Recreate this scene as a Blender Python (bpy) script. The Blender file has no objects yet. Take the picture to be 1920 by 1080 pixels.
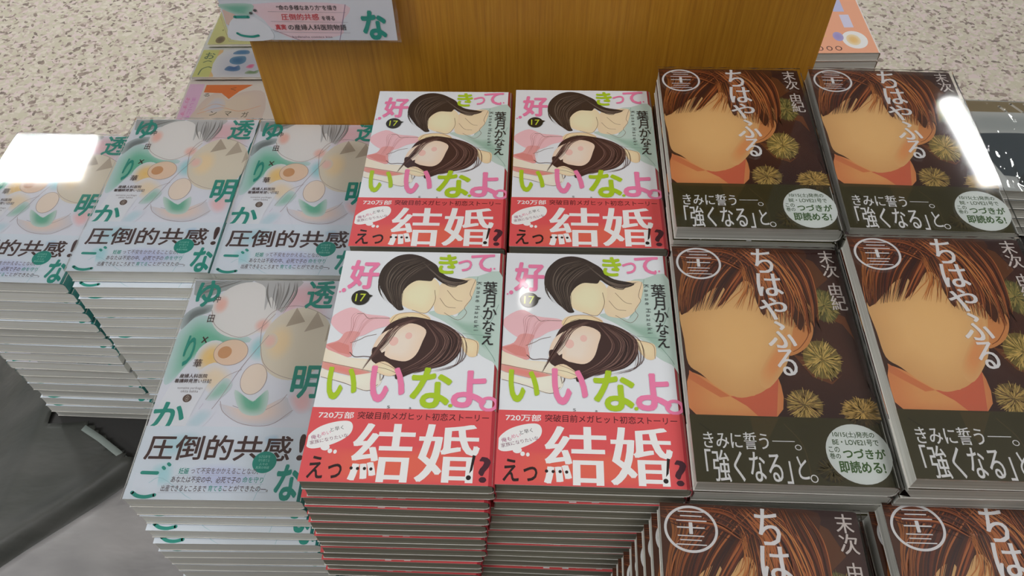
import bpy, bmesh, math, random
from mathutils import Vector, Matrix
from mathutils.geometry import tessellate_polygon

# ------------------------------------------------------------------ camera, world, lamps, exposure
SC = bpy.context.scene
COL = SC.collection
EYE = 1.46                      # height of the phone above the shop floor (metres)

def link(o):
    COL.objects.link(o)
    return o

cam_data = bpy.data.cameras.new('camera')
cam_data.sensor_width = 36.0
cam_data.lens = 36.0 * 1509.27 / 1920
cam_data.clip_start = 0.02
cam = link(bpy.data.objects.new('camera', cam_data))
PITCH, ROLL = math.radians(52.108), math.radians(-1.1694)
fwd = Vector((0, math.cos(PITCH), -math.sin(PITCH)))
up0 = Vector((0, math.sin(PITCH), math.cos(PITCH)))
right0 = Vector((1, 0, 0))
xr = right0 * math.cos(ROLL) + up0 * math.sin(ROLL)
yr = -right0 * math.sin(ROLL) + up0 * math.cos(ROLL)
m = Matrix((xr, yr, -fwd)).transposed().to_4x4()
m.translation = Vector((0, 0, EYE))
cam.matrix_world = m
SC.camera = cam

world = bpy.data.worlds.new('shop_air')
SC.world = world
world.use_nodes = True
bg = world.node_tree.nodes['Background']
bg.inputs['Color'].default_value = (0.93, 0.97, 1.0, 1)
bg.inputs['Strength'].default_value = 1.0
# added gradient: ambient light dimmed behind the camera to darken the front page faces
_tc = world.node_tree.nodes.new('ShaderNodeTexCoord')
_sx = world.node_tree.nodes.new('ShaderNodeSeparateXYZ')
_mr = world.node_tree.nodes.new('ShaderNodeMapRange')
_mr.inputs['From Min'].default_value = -1; _mr.inputs['From Max'].default_value = 1
_mr.inputs['To Min'].default_value = .10; _mr.inputs['To Max'].default_value = .66
world.node_tree.links.new(_tc.outputs['Generated'], _sx.inputs['Vector'])
world.node_tree.links.new(_sx.outputs['Y'], _mr.inputs['Value'])
world.node_tree.links.new(_mr.outputs['Result'], bg.inputs['Strength'])

def lamp(name, loc, sx, sy, power, color=(1, .96, .9), rot=(0, 0, 0)):
    d = bpy.data.lights.new(name, 'AREA')
    d.shape = 'RECTANGLE'; d.size = sx; d.size_y = sy
    d.energy = power; d.color = color
    o = link(bpy.data.objects.new(name, d))
    o.location = loc; o.rotation_euler = rot
    return o

CEIL = 2.71
lamp('ceiling_panel_aisle', (-1.98, 2.56, CEIL), .40, .26, 22, (.97, 1, .98))
lamp('ceiling_tube_aisle', (1.73, 2.27, CEIL), .07, .46, 8, (1, 1, .98))
lamp('ceiling_spot_centre', (-.39, 2.41, CEIL), .03, .16, .9)
lamp('ceiling_spot_near', (.05, 1.62, CEIL), .03, .12, .22)
lamp('ceiling_panel_overhead', (-1.35, .02, CEIL), .9, .4, 15, (.97, .98, 1))
lamp('ceiling_panel_overhead_far', (1.25, .12, CEIL), .9, .4, 14, (.98, .98, 1))
lamp('added_fill_left_front', (-2.3, -.9, CEIL), .6, .6, 12, (1, .99, .96))  # added fill with no known source, lifts the fronts of the left piles
lamp('ceiling_panel_back', (-.2, 4.6, CEIL), 2.6, .6, 52, (.98, .98, 1))
SC.view_settings.view_transform = 'Standard'
SC.view_settings.look = 'None'
SC.view_settings.exposure = 0.10
SC.view_settings.gamma = 1.0
SC.view_settings.use_curve_mapping = False

# ------------------------------------------------------------------ helpers
INK_GAIN = 0.80                 # printed albedo = the colour seen / this

def lin(c):
    c = c / 255.0
    return c / 12.92 if c <= .04045 else ((c + .055) / 1.055) ** 2.4

def ink(rgb):
    return tuple(min(.92, lin(c) / INK_GAIN) for c in rgb) + (1.0,)

def new_mat(name):
    mt = bpy.data.materials.new(name)
    mt.use_nodes = True
    nt = mt.node_tree
    return mt, nt, nt.nodes['Principled BSDF']

def noise(nt, scale, detail=2.0, mapping=(1, 1, 1), coord='Object', rough=.5):
    tc = nt.nodes.new('ShaderNodeTexCoord')
    mp = nt.nodes.new('ShaderNodeMapping')
    mp.inputs['Scale'].default_value = mapping
    nz = nt.nodes.new('ShaderNodeTexNoise')
    nz.inputs['Scale'].default_value = scale
    nz.inputs['Detail'].default_value = detail
    nz.inputs['Roughness'].default_value = rough
    nt.links.new(tc.outputs[coord], mp.inputs['Vector'])
    nt.links.new(mp.outputs['Vector'], nz.inputs['Vector'])
    return nz

def ramp(nt, src, stops, interp='LINEAR'):
    r = nt.nodes.new('ShaderNodeValToRGB')
    r.color_ramp.interpolation = interp
    els = r.color_ramp.elements
    els[0].position, els[0].color = stops[0]
    els[1].position, els[1].color = stops[-1]
    for p, c in stops[1:-1]:
        e = els.new(p); e.color = c
    nt.links.new(src, r.inputs['Fac'])
    return r

def bump(nt, src, strength, dist, bsdf, socket='Normal'):
    b = nt.nodes.new('ShaderNodeBump')
    b.inputs['Strength'].default_value = strength
    b.inputs['Distance'].default_value = dist
    nt.links.new(src, b.inputs['Height'])
    nt.links.new(b.outputs['Normal'], bsdf.inputs[socket])
    return b

def print_material(name, coat, coat_rough, wrinkle):
    mt, nt, b = new_mat(name)
    at = nt.nodes.new('ShaderNodeAttribute'); at.attribute_name = 'Print'
    nt.links.new(at.outputs['Color'], b.inputs['Base Color'])
    b.inputs['Roughness'].default_value = .45
    b.inputs['Specular IOR Level'].default_value = .3
    b.inputs['Coat Weight'].default_value = coat
    b.inputs['Coat Roughness'].default_value = coat_rough
    nz = noise(nt, 14, 3, (1, .55, 1))
    bump(nt, nz.outputs['Fac'], wrinkle, .004, b, 'Coat Normal')
    return mt

M = {}
M['cover'] = print_material('printed_cover_stock', .9, .05, .06)
M['band'] = print_material('printed_band_paper', .8, .08, .06)
M['sheet'] = print_material('printed_laminated_sheet', .7, .1, .03)

def page_material(name, dark, mid, light):
    mt, nt, b = new_mat(name)
    nz = noise(nt, 1.0, 4, (7, 7, 1500), rough=.65)
    r = ramp(nt, nz.outputs['Fac'], [(.32, ink(dark)), (.5, ink(mid)), (.66, ink(light))])
    oi = nt.nodes.new('ShaderNodeObjectInfo')
    hv = nt.nodes.new('ShaderNodeHueSaturation')
    mr = nt.nodes.new('ShaderNodeMapRange')
    mr.inputs['To Min'].default_value = .86; mr.inputs['To Max'].default_value = 1.1
    nt.links.new(oi.outputs['Random'], mr.inputs['Value'])
    nt.links.new(mr.outputs['Result'], hv.inputs['Value'])
    nt.links.new(r.outputs['Color'], hv.inputs['Color'])
    nt.links.new(hv.outputs['Color'], b.inputs['Base Color'])
    b.inputs['Roughness'].default_value = .8
    bump(nt, nz.outputs['Fac'], .2, .0004, b)
    return mt

M['pages_white'] = page_material('white_page_edges', (208, 204, 192), (230, 227, 217), (242, 240, 234))
M['pages_shaded'] = page_material('shade_toned_page_edges', (106, 103, 90), (134, 131, 117), (160, 157, 144))  # page tone darkened to paint in shade on the red-banded pile fronts
M['pages_grey'] = page_material('grey_page_edges', (158, 157, 148), (188, 188, 180), (206, 206, 200))

def film_material():
    mt, nt, b = new_mat('clear_shrink_film')
    out = nt.nodes['Material Output']
    nt.nodes.remove(b)
    tr = nt.nodes.new('ShaderNodeBsdfTransparent')
    tr.inputs['Color'].default_value = (1, 1, 1, 1)
    gl = nt.nodes.new('ShaderNodeBsdfGlossy')
    gl.inputs['Roughness'].default_value = .05
    fr = nt.nodes.new('ShaderNodeFresnel'); fr.inputs['IOR'].default_value = 1.45
    mx = nt.nodes.new('ShaderNodeMixShader')
    nz = noise(nt, 10, 2, (1, .4, 1))
    bp = nt.nodes.new('ShaderNodeBump')
    bp.inputs['Strength'].default_value = .03; bp.inputs['Distance'].default_value = .004
    nt.links.new(nz.outputs['Fac'], bp.inputs['Height'])
    nt.links.new(bp.outputs['Normal'], gl.inputs['Normal'])
    nt.links.new(fr.outputs['Fac'], mx.inputs['Fac'])
    nt.links.new(tr.outputs['BSDF'], mx.inputs[1])
    nt.links.new(gl.outputs['BSDF'], mx.inputs[2])
    nt.links.new(mx.outputs['Shader'], out.inputs['Surface'])
    return mt, bp, nz
M['film'], _, _ = film_material()
M['film_creased'], _bp, _nz = film_material()
M['film_creased'].name = 'creased_shrink_film'
M['film_creased'].node_tree.nodes['Fresnel'].inputs['IOR'].default_value = 1.9
_bp.inputs['Strength'].default_value = .9
_nz.inputs['Scale'].default_value = 55

def tag(o, label=None, cat=None, group=None, kind=None):
    if label: o['label'] = label
    if cat: o['category'] = cat
    if group: o['group'] = group
    if kind: o['kind'] = kind
    return o

def empty(name, loc, rz=0.0):
    o = link(bpy.data.objects.new(name, None))
    o.location = loc; o.rotation_euler = (0, 0, rz)
    o.empty_display_size = .02
    return o

def obj(name, mesh, parent=None, loc=(0, 0, 0)):
    o = link(bpy.data.objects.new(name, mesh))
    o.parent = parent; o.location = loc
    return o

def bm_mesh(name, bm, mat, smooth=False):
    me = bpy.data.meshes.new(name)
    bm.to_mesh(me); bm.free()
    me.materials.append(mat)
    if smooth:
        for p in me.polygons: p.use_smooth = True
    return me

def add_box(bm, x0, x1, y0, y1, z0, z1, bev=0.0):
    r = bmesh.ops.create_cube(bm, size=1.0)
    vs = r['verts']
    for v in vs:
        v.co = Vector((x0 if v.co.x < 0 else x1, y0 if v.co.y < 0 else y1, z0 if v.co.z < 0 else z1))
    if bev:
        es = list({e for v in vs for e in v.link_edges})
        bmesh.ops.bevel(bm, geom=es, offset=bev, segments=2, affect='EDGES', profile=.6)

# ------------------------------------------------------------------ printing: flat inked shapes laid on paper
def smooth_closed(pts, n=4):
    out, k = [], len(pts)
    for i in range(k):
        p0, p1, p2, p3 = (Vector(pts[(i + j - 1) % k]) for j in range(4))
        for s in range(n):
            t = s / n
            out.append(tuple(.5 * ((2 * p1) + (p2 - p0) * t + (2 * p0 - 5 * p1 + 4 * p2 - p3) * t * t + (3 * p1 - p0 - 3 * p2 + p3) * t ** 3)))
    return out

def smooth_open(pts, n=5):
    P = [Vector(p) for p in pts]
    P = [2 * P[0] - P[1]] + P + [2 * P[-1] - P[-2]]
    out = []
    for i in range(1, len(P) - 2):
        p0, p1, p2, p3 = P[i - 1:i + 3]
        for s in range(n):
            t = s / n
            out.append(.5 * ((2 * p1) + (p2 - p0) * t + (2 * p0 - 5 * p1 + 4 * p2 - p3) * t * t + (3 * p1 - p0 - 3 * p2 + p3) * t ** 3))
    out.append(P[-2])
    return out

FONT = bpy.data.curves.new('type', 'FONT')
FONT.resolution_u = 3
FONT.fill_mode = 'FRONT'
FONT_OBJ = bpy.data.objects.new('type', FONT)
COL.objects.link(FONT_OBJ)
TYPE = {}

def glyphs(text):
    key = text
    if key not in TYPE:
        FONT.body = text
        bpy.context.view_layer.update()
        ev = FONT_OBJ.evaluated_get(bpy.context.evaluated_depsgraph_get())
        me = ev.to_mesh()
        vs = [(v.co.x, v.co.y) for v in me.vertices]
        fs = [tuple(p.vertices) for p in me.polygons]
        ev.to_mesh_clear()
        TYPE[key] = (vs, fs)
    return TYPE[key]

class Sheet:
    """Collects faces with a printed colour each; millimetres in, metres out."""
    LAYER = .00002
    def __init__(s, half_w=1e9, half_l=1e9):
        s.v, s.f, s.c, s.round = [], [], [], set()
        s.hw, s.hl = half_w, half_l
        s.z = 0.0
    def face(s, pts3, cols):
        i = len(s.v)
        s.v += pts3
        s.f.append(tuple(range(i, i + len(pts3))))
        s.c.append(cols if isinstance(cols, list) else [cols] * len(pts3))
    def at(s, p):
        x = max(-s.hw, min(s.hw, p[0])); y = max(-s.hl, min(s.hl, p[1]))
        return (x / 1000, y / 1000, s.z)
    def up(s): s.z += s.LAYER
    def poly(s, color, pts):
        s.up()
        for t in tessellate_polygon([[Vector((p[0], p[1], 0)) for p in pts]]):
            a = [pts[i] for i in t]
            if (a[1][0]-a[0][0])*(a[2][1]-a[0][1]) - (a[1][1]-a[0][1])*(a[2][0]-a[0][0]) < 0: a.reverse()
            s.face([s.at(p) for p in a], ink(color))
    def soft(s, c_in, c_out, pts):
        s.poly(c_out, list(pts))
        s.up()
        k = len(pts)
        cx = sum(p[0] for p in pts) / k; cy = sum(p[1] for p in pts) / k
        area = sum(pts[i][0]*pts[(i+1) % k][1] - pts[(i+1) % k][0]*pts[i][1] for i in range(k))
        if area < 0: pts = pts[::-1]
        a, b = ink(c_in), ink(c_out)
        mix = lambda w: tuple(a[i] * (1 - w) + b[i] * w for i in range(4))
        radii = [(0.0, 0.0), (.45, .15), (.72, .6), (.97, 1.0)]
        for (r0, w0), (r1, w1) in zip(radii, radii[1:]):
            for i in range(k):
                p, q = pts[i], pts[(i + 1) % k]
                P = lambda o, r: s.at((cx + (o[0]-cx)*r, cy + (o[1]-cy)*r))
                if (p[0]-cx)*(q[1]-cy) - (p[1]-cy)*(q[0]-cx) <= 1e-6: continue
                if r0 == 0: s.face([P(p, 0), P(p, r1), P(q, r1)], [mix(w0), mix(w1), mix(w1)])
                else: s.face([P(p, r0), P(p, r1), P(q, r1), P(q, r0)], [mix(w0), mix(w1), mix(w1), mix(w0)])
    def stroke(s, color, pts, width, taper=False, layer=True):
        if layer: s.up()
        n = len(pts); L = []
        for i, p in enumerate(pts):
            d = (pts[min(i + 1, n - 1)] - pts[max(i - 1, 0)])
            nn = Vector((-d.y, d.x)); nn = nn.normalized() if nn.length > 1e-9 else Vector((0, 1))
            w = width / 2 * (max(.08, math.sin(math.pi * (i + .3) / (n - .4))) if taper else 1)
            L.append((p + nn * w, p - nn * w))
        c = ink(color)
        for (a, b), (a2, b2) in zip(L, L[1:]):
            s.face([s.at(b), s.at(b2), s.at(a2), s.at(a)], c)
        if not taper and width > 1.2:
            for p in (pts[0], pts[-1]): s.disc(color, p.x, p.y, width / 2, width / 2, 12)
    def disc(s, color, cx, cy, rx, ry, n=36):
        s.face([s.at((cx + rx*math.cos(2*math.pi*i/n), cy + ry*math.sin(2*math.pi*i/n))) for i in range(n)], ink(color))
    def text(s, text, color, bold, style, box):
        cx, cy, w, h = box
        vs, fs = glyphs(text)
        if not vs: return
        s.up()
        x0 = min(v[0] for v in vs); x1 = max(v[0] for v in vs)
        y0 = min(v[1] for v in vs); y1 = max(v[1] for v in vs)
        gw, gh = max(x1 - x0, 1e-6), max(y1 - y0, 1e-6)
        ang = 0.0
        if style == -90: ang = -math.pi/2; sx, sy = h / gw, w / gh
        elif style == -17: ang = math.radians(15); sx = w / gw * .98; sy = sx
        else: sx, sy = w / gw, h / gh
        shifts = [(0.0, 0.0)]
        if style == 1: shifts = [(-.014, 0), (.014, 0)]
        elif style == 2: shifts = [(-.022, 0), (0, 0), (.022, 0)]
        elif bold >= .02: shifts = [(0, 0)] + [(bold*.75*math.cos(a*math.pi/3), bold*.75*math.sin(a*math.pi/3)) for a in range(6)]
        elif bold > 0: shifts = [(-bold*.6, -bold*.6), (bold*.6, bold*.6), (-bold*.6, bold*.6), (bold*.6, -bold*.6)]
        mx = max(q[0] for q in shifts); my = max(q[1] for q in shifts)
        sx *= gw / (gw + 2*mx); sy *= gh / (gh + 2*my)
        ca, sa = math.cos(ang), math.sin(ang)
        c = ink(color)
        for q, (sh, sv) in enumerate(shifts):
            z = s.z + q * 3e-7
            i0 = len(s.v)
            for v in vs:
                x = (v[0] - (x0+x1)/2 + sh) * sx; y = (v[1] - (y0+y1)/2 + sv) * sy
                p = s.at((cx + x*ca - y*sa, cy + x*sa + y*ca))
                s.v.append((p[0], p[1], z))
            for f in fs:
                s.f.append(tuple(i0 + i for i in f)); s.c.append([c] * len(f))
    def draw(s, items, z0):
        rnd = random.Random(7)
        s.z = z0
        for it in items:
            k = it[0]
            if k == 'poly': s.poly(it[1], smooth_closed(it[2]) if len(it[2]) >= 7 else it[2])
            elif k == 'soft': s.soft(it[1], it[2], smooth_closed(it[3]))
            elif k == 'glow':
                cx, cy, w, h = it[3]
                s.soft(it[1], it[2], [(cx + w/2*math.cos(t*math.pi/12), cy + h/2*math.sin(t*math.pi/12)) for t in range(24)])
            elif k == 'line': s.stroke(it[1], smooth_open(it[3]), it[2])
            elif k == 'ell':
                s.up(); cx, cy, w, h = it[2]; s.disc(it[1], cx, cy, w/2, h/2)
            elif k == 'ring':
                cx, cy, w, h = it[3]
                s.stroke(it[1], [Vector((cx + w/2*math.cos(t*math.pi/24), cy + h/2*math.sin(t*math.pi/24))) for t in range(49)], it[2])
            elif k == 'strands':
                _, cols, n, wd, A, B = it
                for q in range(n):
                    t = rnd.random(); u = t + rnd.uniform(-.12, .12)
                    pts = []
                    for i, (a, b) in enumerate(zip(A, B)):
                        w = t + (u - t) * i / (len(A) - 1)
                        pts.append((a[0] + (b[0]-a[0])*w + rnd.uniform(-.5, .5), a[1] + (b[1]-a[1])*w + rnd.uniform(-.5, .5)))
                    if q % 4 == 0: s.up()
                    s.stroke(rnd.choice(cols), smooth_open(pts), wd * rnd.uniform(.5, 1.3), True, False)
            elif k == 'burr':
                cx, cy, w, h = it[2]; cols = it[1]
                s.up(); s.disc(tuple(int(c * .6) for c in cols[0]), cx, cy, w*.40, h*.40)
                for lay in range(3):
                    s.up()
                    for q in range(80):
                        a = rnd.uniform(0, 2*math.pi); r0 = rnd.uniform(.02, .26); r1 = r0 + rnd.uniform(.14, .24)
                        a1 = a + rnd.uniform(-.16, .16)
                        p = Vector((cx + w*r0*math.cos(a), cy + h*r0*math.sin(a))); e = Vector((cx + w*r1*math.cos(a1), cy + h*r1*math.sin(a1)))
                        s.stroke(rnd.choice(cols), [p, (p + e) / 2, e], w * .022, True, False)
            elif k == 'txt': s.text(it[1], it[2], it[3], it[4], it[5])
    def mesh(s, name, mat):
        me = bpy.data.meshes.new(name)
        me.from_pydata(s.v, [], s.f)
        at = me.color_attributes.new('Print', 'FLOAT_COLOR', 'CORNER')
        flat = [x for cs in s.c for c in cs for x in c]
        at.data.foreach_set('color', flat)
        me.materials.append(mat)
        if s.round:                                     # shade the folded spine as one curve
            bm = bmesh.new(); bm.from_mesh(me); bm.faces.ensure_lookup_table()
            fs = [bm.faces[i] for i in s.round]
            for f in fs: f.smooth = True
            bmesh.ops.remove_doubles(bm, verts=list({v for f in fs for v in f.verts}), dist=1e-6)
            bm.to_mesh(me); bm.free()
        me.update()
        return me

def wrap_profile(hw, z0, z1, r):
    """Cross-section of a cover folded round the spine on the right: under, round the spine, over the top."""
    pts = [(-hw, z0)]
    for i in range(7):
        a = -math.pi/2 + math.pi/2 * i / 6
        pts.append((hw - r + r*math.cos(a), z0 + r + r*math.sin(a)))
    for i in range(7):
        a = math.pi/2 * i / 6
        pts.append((hw - r + r*math.cos(a), z1 - r + r*math.sin(a)))
    pts.append((-hw, z1))
    return pts

def wrap(sheet, hw, y0, y1, z0, z1, thick, r, c_front, c_spine, c_back):
    out = wrap_profile(hw, z0, z1, r)
    inn = wrap_profile(hw - thick, z0 + thick, z1 - thick, max(r - thick, .0002))
    inn[0] = (-hw, z0 + thick); inn[-1] = (-hw, z1 - thick)
    n = len(out)
    cf, cs, cb = ink(c_front), ink(c_spine), ink(c_back)
    paper = ink((214, 212, 206))
    for i in range(n - 1):
        (xa, za), (xb, zb) = out[i], out[i + 1]
        (ia, ja), (ib, jb) = inn[i], inn[i + 1]
        c = cb if i == 0 else (cf if i == n - 2 else cs)
        if 0 < i < n - 2: sheet.round.add(len(sheet.f))
        sheet.face([(xa, y0, za), (xb, y0, zb), (xb, y1, zb), (xa, y1, za)], c)
        sheet.face([(ia, y1, ja), (ib, y1, jb), (ib, y0, jb), (ia, y0, ja)], paper)
        edge = paper if i in (0, n - 2) else c
        sheet.face([(xa, y0, za), (ia, y0, ja), (ib, y0, jb), (xb, y0, zb)], edge)
        sheet.face([(xa, y1, za), (xb, y1, zb), (ib, y1, jb), (ia, y1, ja)], edge)
    for k in (0, n - 1):
        (xa, za), (ia, ja) = out[k], inn[k]
        q = [(xa, y0, za), (xa, y1, za), (ia, y1, ja), (ia, y0, ja)]
        sheet.face(q if k else q[::-1], paper)

def film_mesh(name, hw, hl, top, rnd_seed, mat, skirt, ear=.010):
    """A loose clear wrapper: top sheet and four sides, slightly proud of the book."""
    rnd = random.Random(rnd_seed)
    bm = bmesh.new()
    nx, ny = 22, 30
    g = []
    for j in range(ny + 1):
        row = []
        for i in range(nx + 1):
            x = -hw + 2*hw*i/nx; y = -hl + 2*hl*j/ny
            e = min(i, nx - i, j, ny - j)
            z = top
            row.append(bm.verts.new((x, y, z)))
        g.append(row)
    for j in range(ny):
        for i in range(nx): bm.faces.new((g[j][i], g[j][i+1], g[j+1][i+1], g[j+1][i]))
    rim = [g[0][i] for i in range(nx + 1)] + [g[j][nx] for j in range(1, ny + 1)] + [g[ny][i] for i in range(nx - 1, -1, -1)] + [g[j][0] for j in range(ny - 1, 0, -1)]
    low = []
    for v in rim:
        k = rnd.uniform(0, .0006)
        low.append(bm.verts.new((v.co.x * (1 + k*4), v.co.y * (1 + k*4), top - skirt + rnd.uniform(-.001, .001))))
    for i in range(len(rim)):
        j = (i + 1) % len(rim)
        bm.faces.new((rim[i], low[i], low[j], rim[j]))
    # little welded ears of film at two front corners
    for sx in (-1, 1):
        a = bm.verts.new((sx*hw, -hl, top - .001)); b = bm.verts.new((sx*(hw + ear*.4), -hl - ear*.4, top - ear*.4)); c = bm.verts.new((sx*hw, -hl, top - ear))
        bm.faces.new((a, b, c))
    return bm_mesh(name, bm, mat, False)

# ------------------------------------------------------------------ printed designs, in millimetres from each sheet centre
ART_WHITE=[
 ('poly', (212, 214, 222), [(-61.2, 94.6), (58.4, 95.9), (53.8, -37.9), (-62.2, -39.5)]),
 ('soft', (214, 178, 184), (212, 212, 220), [(-1.0, 87.0), (16.2, 94.3), (53.4, 94.7), (55.9, 56.0), (30.9, 64.5), (14.2, 57.7)]),
 ('soft', (104, 178, 150), (186, 206, 206), [(-51.0, 58.0), (-36.0, 56.0), (-11.2, 42.1), (-0.4, 33.8), (-23.3, 33.5), (-43.5, 16.6), (-53.8, -2.5), (-59.9, -1.6), (-61.8, 28.8), (-59.7, 43.7)]),
 ('soft', (110, 118, 118), (170, 180, 182), [(-59.7, 44.8), (-60.9, 57.9), (-53.4, 66.9), (-39.3, 69.4), (-40.4, 62.6), (-52.2, 55.8)]),
 ('poly', (160, 164, 164), [(-61.1, 93.9), (-11.9, 94.4), (-21.4, 86.8), (-35.4, 83.2), (-49.9, 74.9), (-58.5, 79.4)]),
 ('glow', (150, 200, 205), (212, 214, 222), [6.9, 28.6, 22.0, 27.1]),
 ('glow', (226, 190, 120), (212, 214, 218), [-29.6, 19.9, 24.9, 30.7]),
 ('ell', (216, 214, 212), [-14.2, 65.1, 52.1, 55.1]),
 ('glow', (226, 178, 166), (216, 214, 212), [-33.7, 69.4, 13.3, 20.3]),
 ('glow', (226, 180, 170), (216, 214, 212), [3.6, 49.9, 14.8, 15.2]),
 ('poly', (178, 178, 178), [(-11.9, 94.4), (26.3, 94.9), (22.1, 82.6), (16.0, 62.1), (4.6, 77.8), (2.0, 64.2), (-1.9, 87.0)]),
 ('strands', [(120, 118, 116), (150, 148, 146), (96, 96, 94)], 11, 1.3, [(-2.9, 91.7), (-1.0, 80.1), (6.0, 66.5)], [(23.7, 93.9), (24.4, 80.4), (16.9, 62.1)]),
 ('strands', [(130, 130, 128), (110, 112, 110)], 8, 1.2, [(-50.5, 77.2), (-35.9, 85.5), (-19.3, 93.9)], [(-59.4, 89.9), (-48.8, 92.2), (-37.9, 93.7)]),
 ('ell', (210, 202, 186), [33.2, 33.7, 54.4, 67.3]),
 ('glow', (224, 202, 166), (210, 202, 186), [20.2, 34.0, 24.3, 37.9]),
 ('glow', (222, 186, 178), (210, 202, 186), [12.5, 35.0, 11.9, 14.8]),
 ('poly', (170, 158, 142), [(22.2, 48.6), (27.7, 67.2), (36.5, 53.5)]),
 ('poly', (176, 164, 148), [(37.4, 43.8), (44.7, 63.6), (52.1, 49.4)]),
 ('poly', (180, 168, 152), [(54.9, 34.4), (55.7, 51.6), (59.3, 40.8)]),
 ('line', (150, 128, 126), 0.4, [(5.2, 33.8), (3.9, 51.0), (11.0, 64.3), (26.5, 69.0), (41.8, 64.7), (55.9, 56.0)]),
 ('line', (150, 128, 126), 0.35, [(5.2, 33.8), (11.4, 15.3), (23.0, 5.4), (39.2, 0.6), (56.9, 1.9)]),
 ('line', (150, 128, 126), 0.35, [(-39.8, 63.7), (-34.6, 50.5), (-23.6, 42.0), (-10.3, 38.3), (2.1, 46.6), (11.7, 61.0)]),
 ('soft', (220, 200, 190), (200, 200, 206), [(-13.6, -20.3), (-1.8, -27.7), (18.0, -27.4), (33.6, -14.0), (41.1, -27.1), (26.5, -36.5), (6.9, -36.8), (-6.3, -29.6)]),
 ('line', (150, 128, 126), 0.35, [(-13.2, -18.4), (-8.4, -27.8), (6.9, -36.8), (26.7, -37.4), (39.5, -27.1), (55.0, -11.8)]),
 ('line', (150, 128, 126), 0.35, [(-3.1, -22.1), (14.7, -27.4), (29.7, -19.7), (34.9, -12.1)]),
 ('soft', (226, 184, 186), (212, 210, 218), [(36.6, -12.0), (53.7, -4.1), (55.3, -23.2), (48.0, -28.8), (40.4, -23.4)]),
 ('soft', (224, 206, 180), (212, 212, 216), [(-36.4, 2.6), (-25.7, 14.8), (-9.5, 5.0), (-13.0, -8.8), (-22.2, -12.8)]),
 ('ell', (220, 196, 174), [-15.4, 24.2, 25.9, 23.5]),
 ('ell', (196, 150, 110), [-20.0, 24.1, 10.5, 11.1]),
 ('ring', (150, 128, 126), 0.35, [-15.4, 24.2, 25.9, 23.5]),
 ('ell', (222, 208, 194), [7.3, 0.8, 19.2, 26.8]),
 ('ring', (150, 128, 126), 0.35, [7.3, 0.8, 19.2, 26.8]),
 ('soft', (96, 170, 142), (190, 206, 200), [(-4.6, -8.7), (11.0, -18.1), (19.8, -8.4), (21.7, -25.5), (13.7, -30.2), (2.7, -25.7)]),
 ('soft', (150, 190, 176), (196, 206, 208), [(-24.6, -16.7), (-15.4, 0.9), (-7.2, -4.9), (-14.5, -16.5)]),
 ('line', (150, 128, 126), 0.3, [(-24.3, -17.6), (-15.4, 0.9), (-3.6, 9.0)]),
 ('line', (150, 128, 126), 0.3, [(-40.2, -67.5), (-28.2, -40.9), (-16.4, -22.3), (-4.0, 11.0), (10.6, 40.3)]),
 ('line', (190, 180, 196), 0.3, [(-48.7, -71.0), (-34.2, -42.8), (-25.2, -20.5)]),
 ('soft', (186, 206, 214), (212, 214, 222), [(-35.2, -39.2), (-25.9, -24.3), (-15.0, -27.9), (-24.4, -42.6)]),
 ('poly', (216, 218, 226), [(-53.5, -3.5), (-25.1, -1.2), (-30.9, -24.3), (-33.5, -39.1), (-58.1, -39.5), (-57.0, -20.9)]),
 ('txt', 'ゆ', (38, 140, 125), 0.035, 0, [-46.7, 80.4, 19.0, 27.0]),
 ('txt', '透', (38, 140, 125), 0.03, 0, [44.3, 80.3, 22.3, 28.1]),
 ('txt', 'り', (38, 140, 125), 0.035, 0, [-47.9, 25.3, 7.7, 28.0]),
 ('txt', '明', (38, 140, 125), 0.035, 0, [47.1, -1.2, 21.6, 28.6]),
 ('txt', 'か', (38, 140, 125), 0.035, 0, [-47.9, -31.3, 23.5, 23.6]),
 ('txt', '沖', (70, 48, 46), 0, 0, [-38.5, 74.9, 5.6, 7.1]),
 ('txt', '田', (70, 48, 46), 0.01, 0, [-38.6, 55.6, 5.0, 7.3]),
 ('txt', '×', (70, 48, 46), 0, 0, [-38.4, 35.4, 4.5, 6.3]),
 ('txt', '華', (70, 48, 46), 0.01, 0, [-38.3, 14.0, 6.4, 7.3]),
 ('txt', '産婦人科医院', (70, 48, 46), 0.02, 0, [-38.4, 2.8, 20.8, 3.6]),
 ('txt', '看護師見習い日記', (70, 48, 46), 0.02, 0, [-37.7, -1.6, 27.6, 3.5]),
 ('txt', 'tomeina yurikago', (120, 110, 112), 0, 0, [-38.3, -7.9, 18.8, 2.5]),
 ('txt', 'okita bakka', (120, 110, 112), 0, 0, [-38.0, -10.4, 12.9, 2.1]),
 ('ell', (92, 74, 66), [-38.1, -16.4, 6.5, 6.7]),
 ('txt', '④', (190, 180, 170), 0, 0, [-38.1, -16.5, 2.8, 4.6]),
]
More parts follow.
